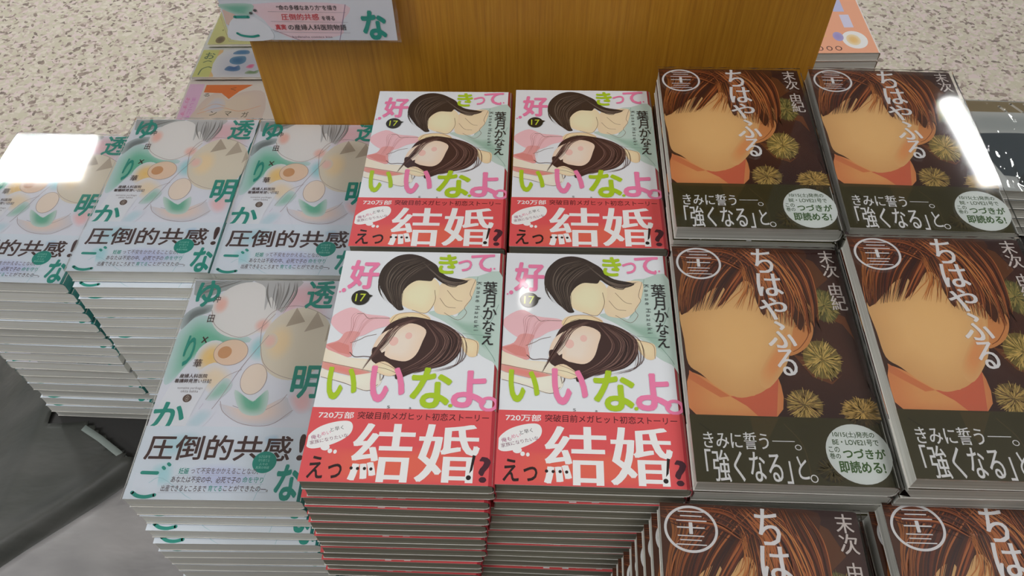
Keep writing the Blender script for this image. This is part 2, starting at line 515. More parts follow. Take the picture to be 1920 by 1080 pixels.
BAND_WHITE=[
 ('soft', (176, 206, 214), (206, 214, 222), [(-51.6, -50.2), (-27.7, -42.7), (-17.7, -49.7), (-40.2, -67.5)]),
 ('soft', (170, 196, 214), (206, 214, 222), [(24.7, -47.3), (34.7, -44.5), (37.9, -52.5), (30.6, -56.1)]),
 ('soft', (190, 196, 222), (206, 214, 222), [(-23.4, -70.6), (7.4, -66.8), (35.2, -78.2), (6.7, -90.1), (-16.6, -83.9)]),
 ('soft', (168, 206, 212), (206, 214, 222), [(-47.6, -69.3), (-33.8, -67.4), (-30.7, -84.1), (-46.2, -84.4)]),
 ('poly', (208, 214, 222), [(-57.6, -75.4), (-41.3, -77.3), (-39.3, -90.8), (-56.6, -91.1)]),
 ('line', (150, 190, 196), 0.3, [(-46.7, -82.7), (-38.3, -79.3), (-13.6, -95.3)]),
 ('line', (150, 190, 196), 0.3, [(27.8, -94.6), (33.4, -69.8)]),
 ('txt', '圧倒的共感', (70, 48, 46), 0.022, 0, [-4.7, -55.9, 102.8, 19.6]),
 ('txt', '!', (70, 48, 46), 0.02, 0, [53.4, -54.6, 4.6, 20.4]),
 ('ell', (38, 140, 125), [29.6, -66.4, 16.7, 16.4]),
 ('txt', '小さな命”を', (150, 205, 195), 0, 0, [28.8, -62.2, 8.1, 2.4]),
 ('txt', '守り育てる', (150, 205, 195), 0, 0, [29.0, -65.1, 7.8, 2.1]),
 ('txt', '人々の', (150, 205, 195), 0, 0, [29.2, -67.8, 5.9, 2.0]),
 ('txt', '真実の物語', (150, 205, 195), 0, 0, [29.0, -70.4, 9.3, 2.0]),
 ('txt', '妊娠', (38, 140, 125), 0.02, 0, [-24.8, -73.7, 6.9, 4.7]),
 ('txt', 'って不安をかかえることなの、', (110, 100, 108), 0.01, 0, [3.6, -73.3, 46.7, 4.7]),
 ('txt', 'あなたは不安の中、必死で子の', (78, 62, 66), 0.01, 0, [-7.9, -79.9, 48.0, 4.8]),
 ('txt', '命を守り', (38, 140, 125), 0.01, 0, [24.4, -79.6, 14.3, 4.5]),
 ('txt', '出産できるところまで', (78, 62, 66), 0.01, 0, [-21.6, -86.4, 31.0, 4.7]),
 ('txt', '育てる', (38, 140, 125), 0.01, 0, [-0.1, -86.2, 9.4, 4.4]),
 ('txt', 'ことができたの―。', (78, 62, 66), 0.01, 0, [20.9, -85.9, 30.6, 4.4]),
 ('line', (180, 186, 196), 0.25, [(-30.3, -77.1), (23.8, -76.3)]),
 ('line', (180, 186, 196), 0.25, [(-35.5, -83.5), (32.2, -82.5)]),
 ('line', (180, 186, 196), 0.25, [(-38.4, -89.7), (36.5, -88.5)]),
 ('line', (38, 140, 125), 2.6, [(-53.4, -75.3), (-42.9, -75.5)]),
 ('line', (38, 140, 125), 2.2, [(-39.9, -71.2), (-38.8, -72.2)]),
 ('line', (38, 140, 125), 2.2, [(-37.0, -68.5), (-35.8, -69.5)]),
 ('line', (38, 140, 125), 2.6, [(-55.9, -89.9), (-51.6, -92.3), (-46.0, -92.9), (-40.2, -91.5)]),
 ('txt', 'な', (38, 140, 125), 0.045, 0, [48.4, -81.1, 16.9, 26.7]),
]
ART_PINK=[
 ('poly', (176, 196, 188), [(27.6, 61.3), (38.3, 66.2), (55.9, 65.7), (57.0, -5.2), (51.4, -3.0), (42.3, 2.8), (34.2, 14.9), (18.2, 27.3), (6.8, 34.5), (17.3, 36.4), (26.8, 32.8)]),
 ('soft', (140, 172, 156), (176, 196, 188), [(17.7, 32.7), (30.1, 29.2), (42.3, 27.4), (52.1, 11.5), (49.6, 2.9), (38.7, 13.2), (26.0, 23.7)]),
 ('line', (120, 150, 138), 0.35, [(38.3, 65.6), (36.1, 51.6), (31.5, 40.2), (26.8, 32.8)]),
 ('line', (120, 150, 138), 0.35, [(53.5, 42.2), (48.3, 27.5), (41.9, 32.9)]),
 ('line', (120, 150, 138), 0.4, [(44.7, 11.5), (51.2, 1.2), (53.1, -3.0)]),
 ('line', (120, 150, 138), 0.35, [(30.9, 18.4), (36.9, 17.5), (50.3, 16.8)]),
 ('soft', (230, 205, 170), (220, 200, 168), [(10.3, 45.8), (13.7, 59.3), (24.4, 63.2), (36.6, 63.3), (36.1, 51.6), (31.6, 39.9), (25.2, 33.5), (17.7, 32.7), (11.3, 35.5)]),
 ('line', (110, 84, 70), 0.3, [(13.6, 46.7), (18.6, 39.8), (24.8, 38.7)]),
 ('line', (110, 84, 70), 0.3, [(36.9, 63.3), (33.8, 51.6), (34.9, 46.8), (30.8, 39.3), (32.4, 34.7), (27.1, 28.8), (17.5, 34.6)]),
 ('line', (110, 84, 70), 0.3, [(18.1, 53.4), (24.2, 45.8), (28.9, 44.4)]),
 ('soft', (236, 218, 182), (226, 206, 170), [(-15.2, 51.4), (-11.2, 57.2), (-1.1, 65.1), (8.6, 63.2), (12.8, 55.4), (10.7, 42.0), (5.3, 34.1), (-0.9, 35.4), (-8.2, 38.1), (-14.3, 43.7)]),
 ('line', (110, 84, 70), 0.35, [(9.6, 53.4), (10.5, 43.9), (5.6, 34.1), (-4.1, 36.3)]),
 ('poly', (52, 42, 38), [(-29.9, 63.0), (-28.6, 71.0), (-25.0, 77.5), (-19.2, 82.9), (-11.3, 85.0), (-3.0, 83.3), (3.8, 79.2), (9.0, 75.1), (11.9, 70.1), (17.9, 65.2), (31.5, 61.7), (24.8, 57.7), (16.9, 58.3), (12.0, 61.2), (8.5, 64.1), (6.5, 61.2), (2.5, 61.2), (-3.8, 61.1), (-9.5, 56.2), (-12.5, 48.5), (-11.0, 40.0), (-9.7, 36.6), (-13.3, 35.9), (-17.1, 39.6), (-21.2, 43.7), (-25.3, 50.4), (-28.0, 55.2)]),
 ('strands', [(84, 72, 64), (38, 32, 30), (110, 98, 88), (60, 50, 46)], 26, 0.7, [(-6.1, 82.3), (-21.4, 75.1), (-25.7, 59.1), (-16.8, 39.0)], [(7.5, 75.1), (-1.5, 69.1), (-11.2, 57.2), (-11.0, 36.2)]),
 ('strands', [(84, 72, 64), (38, 32, 30), (100, 88, 80)], 14, 0.6, [(-2.6, 79.2), (11.6, 65.1), (24.5, 61.2), (33.8, 63.2)], [(8.0, 69.1), (15.3, 59.3), (23.3, 56.4), (26.2, 59.3)]),
 ('strands', [(60, 50, 44)], 7, 0.3, [(-24.8, 76.1), (-29.7, 65.0), (-29.6, 55.2), (-27.0, 48.4)], [(-21.7, 77.1), (-25.1, 61.1), (-22.3, 45.6), (-15.4, 34.4)]),
 ('poly', (222, 178, 184), [(-56.9, 28.9), (-45.2, 37.5), (-34.3, 32.4), (-19.0, 30.3), (-16.7, 24.3), (-26.4, 20.0), (-34.7, 14.6), (-44.4, 14.1), (-54.0, 21.2)]),
 ('poly', (214, 150, 148), [(-45.0, 17.7), (-35.8, 16.9), (-39.8, 8.9), (-38.9, -1.5), (-48.9, 0.4), (-57.5, 6.6), (-49.2, 10.9)]),
 ('poly', (206, 130, 124), [(-56.3, 7.0), (-49.0, 9.7), (-41.8, 7.1), (-40.1, -0.1), (-47.6, 1.5)]),
 ('strands', [(170, 110, 112), (196, 138, 140)], 9, 0.3, [(-45.1, 37.0), (-47.1, 30.4), (-43.8, 19.5), (-48.5, 7.0)], [(-20.1, 29.2), (-28.9, 26.9), (-35.2, 17.8), (-38.0, 1.9)]),
 ('line', (110, 84, 70), 0.35, [(-40.2, 32.3), (-35.9, 32.4), (-32.3, 28.7), (-27.7, 29.1), (-17.9, 29.2)]),
 ('line', (110, 84, 70), 0.35, [(-41.3, 8.9), (-35.7, 11.6), (-31.6, 14.3), (-25.1, 16.1)]),
 ('line', (90, 70, 66), 0.6, [(-40.5, 1.9), (-36.7, -1.5), (-30.8, -1.1), (-24.8, -1.7)]),
 ('soft', (232, 208, 168), (224, 196, 156), [(-18.2, 27.0), (-14.4, 32.5), (-3.9, 34.4), (5.5, 32.6), (9.0, 28.1), (0.2, 25.3), (-7.5, 26.1), (-13.2, 23.4)]),
 ('line', (110, 84, 70), 0.3, [(-17.4, 25.2), (-12.8, 32.5), (-0.8, 34.1), (8.6, 29.4)]),
 ('line', (110, 84, 70), 0.3, [(-12.4, 28.8), (-6.5, 30.7), (0.0, 27.1)]),
 ('soft', (230, 206, 168), (220, 196, 158), [(28.1, 16.2), (35.0, 14.0), (41.8, 11.4), (41.3, 1.4), (35.9, 0.7), (31.0, 7.8)]),
 ('line', (110, 84, 70), 0.3, [(28.1, 15.7), (40.3, 11.8), (41.3, 1.1)]),
 ('soft', (228, 216, 200), (226, 212, 190), [(-59.0, 4.8), (-44.1, -1.6), (-29.0, -3.1), (-11.1, -4.9), (-7.1, -12.9), (-15.8, -13.0), (-35.2, -10.8), (-57.6, -5.1)]),
 ('soft', (214, 130, 122), (206, 150, 140), [(-57.5, -5.5), (-42.9, -8.4), (-23.1, -13.5), (-26.9, -17.3), (-40.4, -15.0), (-56.8, -10.2)]),
 ('soft', (228, 222, 206), (220, 214, 200), [(-56.6, -11.0), (-40.2, -15.8), (-20.2, -13.1), (-17.6, -21.3), (-27.0, -26.3), (-40.8, -20.8), (-55.5, -16.9)]),
 ('line', (110, 84, 70), 0.3, [(-57.5, -5.5), (-41.4, -8.7), (-23.2, -12.5), (-8.3, -15.4)]),
 ('line', (110, 84, 70), 0.3, [(-55.7, -16.9), (-40.8, -20.9), (-25.5, -26.3), (-19.0, -21.6)]),
 ('poly', (60, 40, 38), [(-25.8, -3.1), (-25.9, 3.8), (-23.7, 11.7), (-17.9, 24.2), (-6.5, 30.4), (5.8, 29.3), (18.3, 25.4), (26.3, 20.1), (30.6, 13.1), (30.7, 6.1), (28.0, -0.8), (21.2, -6.8), (10.0, -10.2), (1.6, -12.8), (-8.0, -17.6), (-10.0, -13.0), (-16.3, -9.7), (-22.6, -6.4)]),
 ('soft', (230, 210, 196), (224, 200, 178), [(-26.5, 2.1), (-23.3, 14.3), (-14.5, 21.6), (-2.8, 25.3), (6.8, 20.3), (5.5, 11.1), (2.2, 0.7), (-3.8, -4.2), (-12.8, -2.9), (-17.5, -1.3), (-17.9, 7.4), (-21.4, 5.6), (-24.1, -1.3)]),
 ('ell', (226, 182, 172), [-13.1, 10.9, 5.9, 7.0]),
 ('ell', (226, 182, 172), [-3.9, 15.4, 4.5, 5.3]),
 ('poly', (60, 40, 38), [(-26.3, 4.7), (-22.9, 5.9), (-18.4, 0.4), (-11.2, -3.8), (-3.8, -4.9), (-8.9, -10.5), (-18.1, -7.2), (-24.7, -2.2)]),
 ('strands', [(92, 66, 62), (40, 26, 26), (120, 92, 84), (72, 48, 46)], 34, 0.6, [(4.2, 27.1), (13.7, 11.2), (6.3, -2.7), (-8.6, -13.0)], [(15.2, 26.3), (30.4, 14.8), (26.7, -2.5), (4.4, -12.8)]),
 ('strands', [(92, 66, 62), (40, 26, 26), (110, 84, 76)], 14, 0.6, [(-3.2, 28.5), (-14.7, 23.4), (-23.3, 9.0), (-31.1, -13.2)], [(2.8, 29.0), (-10.0, 21.6), (-17.4, 9.1), (-28.5, -6.5)]),
 ('strands', [(84, 60, 56)], 8, 0.28, [(18.4, 24.5), (33.4, 14.9), (32.5, -2.4), (10.1, -11.9)], [(21.5, 23.7), (28.5, 11.3), (28.4, -5.8), (18.8, -11.3)]),
 ('strands', [(84, 60, 56)], 5, 0.3, [(-29.5, 0.3), (-32.2, -13.2), (-24.2, -15.6)], [(-8.6, -13.0), (-6.5, -17.9), (-14.7, -21.6)]),
 ('soft', (232, 212, 180), (222, 198, 166), [(-23.8, -8.1), (-17.0, -4.7), (-8.9, -10.5), (-7.4, -12.9), (-12.6, -15.5), (-20.2, -13.1)]),
 ('line', (110, 84, 70), 0.3, [(-19.8, -5.5), (-13.6, -8.0), (-7.7, -11.6)]),
 ('line', (110, 84, 70), 0.3, [(-21.5, -8.9), (-14.7, -10.5), (-8.3, -13.3)]),
 ('txt', '好', (226, 120, 160), 0.04, 0, [-40.2, 65.8, 20.8, 25.5]),
 ('ell', (226, 120, 160), [-52.3, 51.8, 2.8, 3.5]),
 ('ell', (226, 120, 160), [-54.7, 50.4, 1.2, 1.5]),
 ('txt', 'き', (160, 190, 36), 0.045, 0, [16.7, 76.2, 13.3, 17.4]),
 ('txt', 'っ', (226, 120, 160), 0.02, 0, [28.7, 75.1, 9.7, 10.3]),
 ('txt', 'て', (226, 120, 160), 0.03, 0, [40.8, 77.8, 16.7, 15.8]),
 ('ell', (226, 120, 160), [46.7, 72.8, 1.3, 1.6]),
 ('ell', (226, 120, 160), [49.2, 72.8, 1.3, 1.6]),
 ('ell', (38, 36, 30), [-39.9, 45.7, 12.4, 12.6]),
 ('poly', (38, 36, 30), [(-36.1, 49.0), (-31.8, 47.6), (-34.9, 44.4)]),
 ('txt', '17', (186, 200, 60), 0.01, 0, [-39.9, 45.7, 6.8, 6.5]),
 ('txt', 'い', (160, 190, 36), 0.035, 0, [-41.7, -21.3, 19.6, 23.5]),
 ('txt', 'い', (226, 120, 160), 0.035, 0, [-13.2, -21.1, 22.6, 26.3]),
 ('txt', 'な', (160, 190, 36), 0.035, 0, [14.3, -23.2, 25.8, 29.2]),
 ('txt', 'よ', (226, 120, 160), 0.035, 0, [38.1, -23.5, 21.9, 26.8]),
 ('ring', (226, 120, 160), 2.2, [50.6, -33.9, 9.5, 8.4]),
 ('ell', (160, 190, 36), [-42.0, -25.4, 2.5, 2.9]),
 ('ell', (160, 190, 36), [27.2, -35.6, 2.5, 2.5]),
 ('txt', '葉', (36, 34, 36), 0.01, 0, [47.2, 55.9, 9.6, 10.8]),
 ('txt', '月', (36, 34, 36), 0.01, 0, [47.1, 45.0, 7.7, 10.9]),
 ('txt', 'か', (36, 34, 36), 0.01, 0, [47.9, 34.5, 9.1, 9.7]),
 ('txt', 'な', (36, 34, 36), 0.01, 0, [47.7, 24.2, 8.1, 9.3]),
 ('txt', 'え', (36, 34, 36), 0.01, 0, [47.5, 14.3, 7.4, 9.8]),
 ('txt', 'K a n a e  H a z u k i', (84, 92, 92), 0, -90, [39.5, 40.7, 3.2, 40.3]),
 ('txt', 'S', (70, 70, 70), 0, 0, [-10.4, -37.5, 1.7, 1.9]),
 ('txt', 'a', (70, 70, 70), 0, 0, [2.9, -37.9, 1.3, 1.2]),
]
BAND_PINK=[
 ('soft', (214, 98, 80), (208, 82, 84), [(-46.9, -66.5), (-5.9, -65.8), (42.5, -61.9), (41.5, -86.0), (-16.4, -86.7), (-48.5, -86.5)]),
 ('txt', '720万部', (240, 232, 228), 0.02, 0, [-41.4, -43.7, 21.5, 4.6]),
 ('txt', '突破目前メガヒット初恋ストーリー', (84, 30, 36), 0.015, 0, [11.5, -43.5, 79.5, 5.1]),
 ('poly', (226, 226, 232), [(-56.5, -63.8), (-55.8, -57.8), (-49.7, -51.7), (-40.5, -48.2), (-32.8, -47.7), (-30.1, -51.3), (-31.3, -56.6), (-36.8, -61.2), (-44.5, -64.7), (-52.4, -66.3)]),
 ('ell', (226, 226, 232), [-44.4, -65.3, 5.4, 4.1]),
 ('ell', (226, 226, 232), [-41.2, -67.6, 2.7, 2.9]),
 ('ell', (226, 226, 232), [-38.1, -68.0, 2.1, 2.6]),
 ('txt', '俺も', (150, 60, 110), 0, -17, [-51.1, -58.5, 6.1, 5.1]),
 ('txt', 'めい', (206, 90, 130), 0, -17, [-45.5, -56.0, 5.7, 5.1]),
 ('txt', 'と早く', (50, 40, 50), 0, -17, [-39.4, -52.9, 7.9, 5.7]),
 ('txt', '家族になりたいな', (120, 60, 90), 0, -17, [-43.1, -59.8, 23.0, 10.4]),
 ('txt', '結', (228, 226, 230), 0.01, 2, [-10.1, -67.6, 36.7, 37.6]),
 ('txt', '婚', (228, 226, 230), 0.01, 2, [28.4, -67.1, 37.0, 37.2]),
 ('txt', 'えっ', (40, 24, 26), 0.02, 0, [-42.3, -78.0, 20.0, 14.1]),
 ('ell', (40, 24, 26), [-27.0, -78.1, 1.9, 2.0]),
 ('ell', (40, 24, 26), [-23.2, -78.3, 1.9, 2.0]),
 ('ell', (40, 24, 26), [-19.2, -78.2, 1.9, 2.0]),
 ('ell', (40, 24, 26), [-15.4, -78.4, 1.9, 2.0]),
 ('poly', (34, 24, 26), [(43.1, -68.0), (44.8, -68.5), (43.3, -77.6), (41.7, -79.8)]),
 ('ell', (34, 24, 26), [41.4, -82.3, 2.9, 3.0]),
 ('txt', '?', (66, 30, 44), 0.03, 0, [50.4, -77.1, 6.9, 16.1]),
]
ART_BROWN=[
 ('soft', (72, 40, 30), (50, 26, 24), [(13.1, 86.4), (56.3, 86.5), (57.5, 44.3), (58.2, -20.5), (57.0, -43.5), (-5.9, -44.9), (3.3, -14.7), (26.7, 15.5), (27.8, 56.0)]),
 ('poly', (96, 56, 30), [(22.8, 84.5), (37.9, 75.9), (44.9, 60.8), (33.1, 49.9), (28.1, 58.2), (23.9, 71.1)]),
 ('poly', (110, 62, 32), [(39.9, 35.6), (49.7, 29.9), (52.1, 12.4), (46.9, 23.9), (37.1, 29.5)]),
 ('poly', (104, 60, 34), [(11.7, 0.0), (23.1, -3.4), (31.9, -19.3), (39.0, -13.8), (31.6, -21.1), (20.8, -16.1)]),
 ('burr', [(120, 104, 50), (86, 80, 40), (150, 126, 66)], [19.8, 71.5, 20.8, 32.2]),
 ('burr', [(140, 128, 70), (96, 98, 54), (172, 150, 84)], [38.1, 38.6, 23.0, 32.8]),
 ('burr', [(190, 160, 86), (140, 126, 66), (206, 176, 104), (104, 92, 48)], [28.8, -3.2, 28.6, 35.1]),
 ('burr', [(172, 146, 82), (126, 104, 56), (194, 162, 92), (88, 60, 40)], [12.4, -35.8, 26.3, 26.2]),
 ('burr', [(180, 146, 78), (140, 112, 58), (200, 164, 92)], [45.7, -39.6, 29.8, 23.5]),
 ('poly', (200, 136, 82), [(14.0, 26.9), (21.2, 28.1), (27.5, 24.3), (26.7, 15.5), (21.1, 5.8), (12.4, -0.3), (9.0, 1.8)]),
 ('line', (120, 66, 36), 0.5, [(16.9, 21.1), (23.4, 23.2), (23.9, 15.4), (17.3, 5.7), (12.0, 1.9)]),
 ('soft', (212, 158, 100), (206, 134, 84), [(-54.2, -16.2), (-38.8, -22.8), (-26.8, -31.2), (-10.6, -29.1), (-0.2, -18.4), (-5.5, -44.9), (-52.3, -46.0)]),
 ('poly', (196, 102, 74), [(-31.1, -31.3), (-16.6, -30.6), (0.3, -14.8), (-5.5, -44.9), (-15.8, -45.1), (-21.9, -37.8)]),
 ('poly', (200, 122, 78), [(-54.0, -13.5), (-44.5, -21.2), (-31.1, -31.3), (-37.0, -32.3), (-47.7, -24.8), (-54.6, -19.7)]),
 ('soft', (222, 184, 126), (208, 164, 108), [(-56.1, 29.9), (-51.0, 39.1), (-36.9, 54.1), (-20.1, 59.9), (-4.3, 57.2), (9.2, 40.9), (16.7, 28.9), (13.7, 15.2), (9.5, -0.1), (1.8, -14.8), (-8.6, -25.6), (-16.5, -30.1), (-26.9, -32.0), (-37.7, -25.4), (-46.9, -16.0), (-53.9, -9.0), (-55.0, 9.5)]),
 ('soft', (212, 146, 92), (212, 170, 114), [(-11.5, -15.1), (4.5, 11.1), (13.6, 24.9), (9.5, -0.1), (1.8, -14.8), (-8.6, -25.6)]),
 ('poly', (74, 40, 24), [(-56.5, 86.9), (26.8, 88.0), (32.1, 71.3), (32.7, 47.8), (31.6, 29.4), (24.0, 26.2), (19.5, 18.2), (16.3, 26.9), (15.3, 34.9), (7.6, 30.7), (2.4, 37.6), (-2.0, 29.4), (-5.1, 40.4), (-6.2, 55.0), (-12.4, 56.9), (-20.2, 46.2), (-30.9, 35.2), (-24.5, 50.2), (-30.8, 51.1), (-39.5, 43.5), (-48.4, 33.1), (-53.0, 29.4), (-55.6, 30.5), (-56.1, 53.5)]),
 ('strands', [(104, 52, 30), (150, 80, 42), (176, 104, 58), (70, 36, 26), (124, 64, 36), (58, 32, 28), (92, 44, 30)], 46, 1.3, [(-26.9, 86.3), (-38.2, 73.5), (-51.1, 55.8), (-55.5, 29.9)], [(6.4, 86.2), (-5.5, 72.3), (-17.5, 54.7), (-31.1, 33.6)]),
 ('strands', [(104, 52, 30), (150, 80, 42), (176, 104, 58), (70, 36, 26), (124, 64, 36), (58, 32, 28), (92, 44, 30)], 40, 1.2, [(-4.0, 83.6), (-3.4, 63.7), (-2.6, 46.7), (-2.1, 28.4)], [(12.8, 84.1), (21.6, 58.0), (26.7, 41.4), (20.8, 17.3)]),
 ('strands', [(104, 52, 30), (150, 80, 42), (176, 104, 58), (70, 36, 26), (124, 64, 36), (58, 32, 28), (92, 44, 30)], 34, 1.2, [(4.7, 86.2), (18.0, 75.3), (27.8, 56.0), (30.1, 25.4)], [(-17.0, 85.4), (-11.8, 74.4), (-9.7, 65.6), (-16.7, 48.4)]),
 ('strands', [(150, 90, 44), (110, 60, 34)], 22, 0.8, [(-55.4, 84.2), (-51.5, 70.9), (-54.5, 53.5), (-54.6, 32.9)], [(-28.6, 86.2), (-35.1, 71.4), (-44.9, 53.8), (-49.7, 35.1)]),
 ('strands', [(190, 122, 66), (160, 96, 50)], 16, 0.6, [(-13.7, 72.1), (-12.7, 54.8), (-20.4, 44.1), (-27.7, 35.7)], [(1.1, 72.6), (5.7, 49.0), (11.7, 36.8), (16.3, 26.9)]),
 ('strands', [(180, 130, 80), (140, 90, 56)], 12, 0.4, [(24.3, 45.4), (30.4, 35.4), (30.1, 25.4)], [(19.8, 47.4), (23.0, 29.1), (20.5, 15.3)]),
 ('strands', [(104, 52, 30), (150, 80, 42), (176, 104, 58), (70, 36, 26), (124, 64, 36), (58, 32, 28), (92, 44, 30)], 26, 1.0, [(26.2, 84.6), (33.4, 69.2), (34.7, 49.9), (32.4, 25.4)], [(11.4, 86.4), (19.1, 62.2), (25.1, 41.3), (24.3, 15.5)]),
 ('strands', [(104, 52, 30), (150, 80, 42), (176, 104, 58), (70, 36, 26), (124, 64, 36), (58, 32, 28), (92, 44, 30)], 16, 0.9, [(-57.2, 77.4), (-44.7, 73.3), (-28.5, 71.6), (-14.6, 65.5)], [(-56.7, 84.1), (-40.4, 84.7), (-17.3, 83.2), (0.5, 68.1)]),
 ('strands', [(196, 130, 72), (176, 108, 58)], 9, 0.7, [(-17.0, 85.4), (-3.5, 74.6), (5.4, 57.5), (12.1, 38.9)], [(3.1, 86.1), (17.3, 70.9), (23.8, 51.7), (24.5, 29.2)]),
 ('strands', [(170, 104, 58), (110, 58, 34)], 10, 0.45, [(0.2, 55.2), (-0.0, 42.6), (-0.3, 30.5)], [(10.2, 47.1), (14.5, 34.9), (16.0, 25.0)]),
 ('strands', [(110, 58, 34), (140, 84, 48)], 8, 0.5, [(-53.3, 49.4), (-54.7, 39.0), (-54.8, 30.5)], [(-46.9, 49.6), (-51.0, 39.1), (-53.7, 29.3)]),
 ('ring', (232, 226, 226), 1.5, [-39.6, 71.9, 28.8, 26.1]),
 ('txt', '三', (232, 226, 226), 0.01, 0, [-39.0, 79.4, 17.1, 6.1]),
 ('txt', '十', (232, 226, 226), 0.03, 0, [-39.6, 72.3, 15.8, 6.9]),
 ('txt', '三', (232, 226, 226), 0.01, 0, [-39.9, 65.3, 17.0, 5.7]),
 ('txt', 'ち', (232, 226, 226), 0.03, 2, [3.8, 75.4, 13.8, 21.3]),
 ('txt', 'は', (232, 226, 226), 0.03, 2, [5.5, 54.7, 16.8, 19.2]),
 ('txt', 'や', (232, 226, 226), 0.03, 2, [5.0, 34.9, 18.1, 17.7]),
 ('txt', 'ふ', (232, 226, 226), 0.03, 2, [6.4, 14.6, 17.9, 20.8]),
 ('txt', 'る', (232, 226, 226), 0.03, 2, [6.6, -6.2, 12.1, 19.4]),
 ('txt', '末', (206, 196, 190), 0.01, 1, [47.2, 79.6, 10.0, 11.3]),
 ('txt', '次', (206, 196, 190), 0.01, 1, [47.7, 67.8, 10.5, 11.7]),
 ('txt', '由', (206, 196, 190), 0.01, 1, [47.8, 52.1, 7.9, 10.4]),
 ('txt', '紀', (206, 196, 190), 0.01, 1, [48.1, 40.9, 10.1, 12.2]),
]
BAND_BROWN=[
 ('poly', (70, 60, 30), [(-21.5, -45.3), (-4.5, -45.2), (-15.9, -65.1), (-20.6, -59.0)]),
 ('poly', (54, 50, 24), [(3.9, -45.5), (23.8, -45.4), (30.4, -54.7), (17.5, -70.6), (6.2, -64.7)]),
 ('burr', [(72, 62, 30), (60, 54, 26), (84, 72, 34)], [20.2, -77.4, 21.5, 19.6]),
 ('burr', [(72, 58, 30), (60, 50, 26), (84, 66, 34)], [45.7, -39.6, 29.8, 23.5]),
 ('line', (74, 64, 34), 0.6, [(-2.3, -48.9), (6.5, -63.1), (7.8, -85.8)]),
 ('line', (40, 36, 18), 0.6, [(-51.6, -50.0), (-40.4, -62.5), (-45.7, -85.4)]),
 ('txt', 'きみに誓う', (232, 226, 226), 0.008, 1, [-31.6, -60.7, 37.3, 10.9]),
 ('line', (232, 226, 226), 0.5, [(-10.8, -60.5), (2.1, -60.4)]),
 ('ring', (232, 226, 226), 0.5, [3.5, -64.1, 3.3, 3.1]),
 ('txt', '「強くなる」', (232, 226, 226), 0.008, 1, [-26.6, -76.7, 47.8, 19.9]),
 ('txt', 'と', (232, 226, 226), 0.01, 1, [3.8, -76.7, 5.7, 14.1]),
 ('ring', (232, 226, 226), 0.6, [9.1, -83.1, 3.7, 4.2]),
 ('ell', (206, 212, 208), [37.2, -66.9, 36.8, 37.7]),
 ('txt', '10/15(土)発売の', (54, 78, 40), 0.026, 0, [36.5, -55.1, 23.9, 4.3]),
 ('txt', 'BE・LOVE21号で', (54, 78, 40), 0.026, 0, [36.7, -59.8, 26.3, 4.1]),
 ('txt', 'この', (54, 78, 40), 0.022, 0, [23.7, -64.7, 6.2, 3.4]),
 ('txt', '巻の', (54, 78, 40), 0.022, 0, [23.5, -68.7, 6.2, 3.6]),
 ('txt', 'つづきが', (54, 88, 36), 0.04, 0, [40.2, -66.9, 24.0, 6.5]),
 ('txt', '即読める!', (54, 88, 36), 0.04, 0, [37.3, -75.2, 25.7, 7.6]),
]
ART_CARD=[
 ('soft', (228, 188, 192), (224, 196, 204), [(27.4, 34.0), (102.5, 34.0), (97.0, 16.6), (94.4, 5.0), (58.4, -0.0), (38.8, 10.2), (32.9, 19.2)]),
 ('poly', (212, 182, 170), [(0.5, 29.1), (8.1, 26.7), (10.5, 22.9), (1.6, 14.1), (-0.1, 15.4)]),
 ('soft', (110, 172, 150), (170, 196, 186), [(0.4, 34.0), (26.3, 34.0), (23.4, 25.4), (20.6, 23.6), (9.8, 24.8), (0.7, 29.7)]),
 ('line', (150, 110, 120), 0.4, [(37.7, 10.2), (58.4, -0.0)]),
 ('line', (150, 110, 120), 0.4, [(1.6, 14.1), (9.4, 22.9)]),
 ('line', (150, 110, 120), 0.35, [(36.6, 10.2), (34.2, -0.0)]),
 ('line', (150, 120, 150), 0.5, [(103.0, 34.0), (92.5, -0.3)]),
 ('poly', (216, 216, 226), [(1.4, 13.4), (9.8, 22.3), (22.7, 23.2), (30.4, 17.9), (36.3, 10.2), (34.0, 0.3), (0.3, 0.3)]),
 ('txt', '“命の多様なあり方”を描き', (60, 52, 52), 0.015, 0, [70.6, 31.0, 49.5, 4.8]),
 ('txt', '圧倒的共感', (196, 62, 70), 0.012, 0, [63.5, 22.4, 31.2, 6.0]),
 ('txt', 'を得る', (60, 52, 52), 0.015, 0, [86.6, 21.3, 10.7, 4.3]),
 ('txt', '真実', (196, 62, 70), 0.03, 0, [45.2, 12.7, 9.0, 5.3]),
 ('txt', 'の産婦人科医院物語', (60, 52, 52), 0.015, 0, [75.8, 12.6, 48.7, 5.5]),
 ('line', (150, 140, 150), 0.25, [(37.9, 27.4), (102.1, 26.7)]),
 ('line', (150, 140, 150), 0.25, [(38.2, 18.2), (102.4, 17.4)]),
 ('line', (150, 140, 150), 0.25, [(38.4, 8.1), (102.8, 7.4)]),
 ('txt', 'kodansha comics kiss', (120, 100, 110), 0, 0, [69.8, 3.4, 33.8, 2.1]),
 ('txt', 'な', (38, 140, 125), 0.05, 0, [124.0, 14.7, 20.7, 27.9]),
 ('line', (38, 140, 125), 2.6, [(9.2, 22.3), (20.3, 22.3)]),
 ('line', (38, 140, 125), 2.2, [(7.0, 6.6), (10.4, 4.5), (18.1, 3.4), (24.3, 4.5)]),
 ('ell', (80, 80, 80), [27.6, 28.4, 3.0, 2.5]),
 ('ell', (80, 80, 80), [23.5, 25.9, 3.0, 2.5]),
]

# ------------------------------------------------------------------ the shop: floor, display tables, wooden box
TABLE = EYE - .7855             # height of the display table

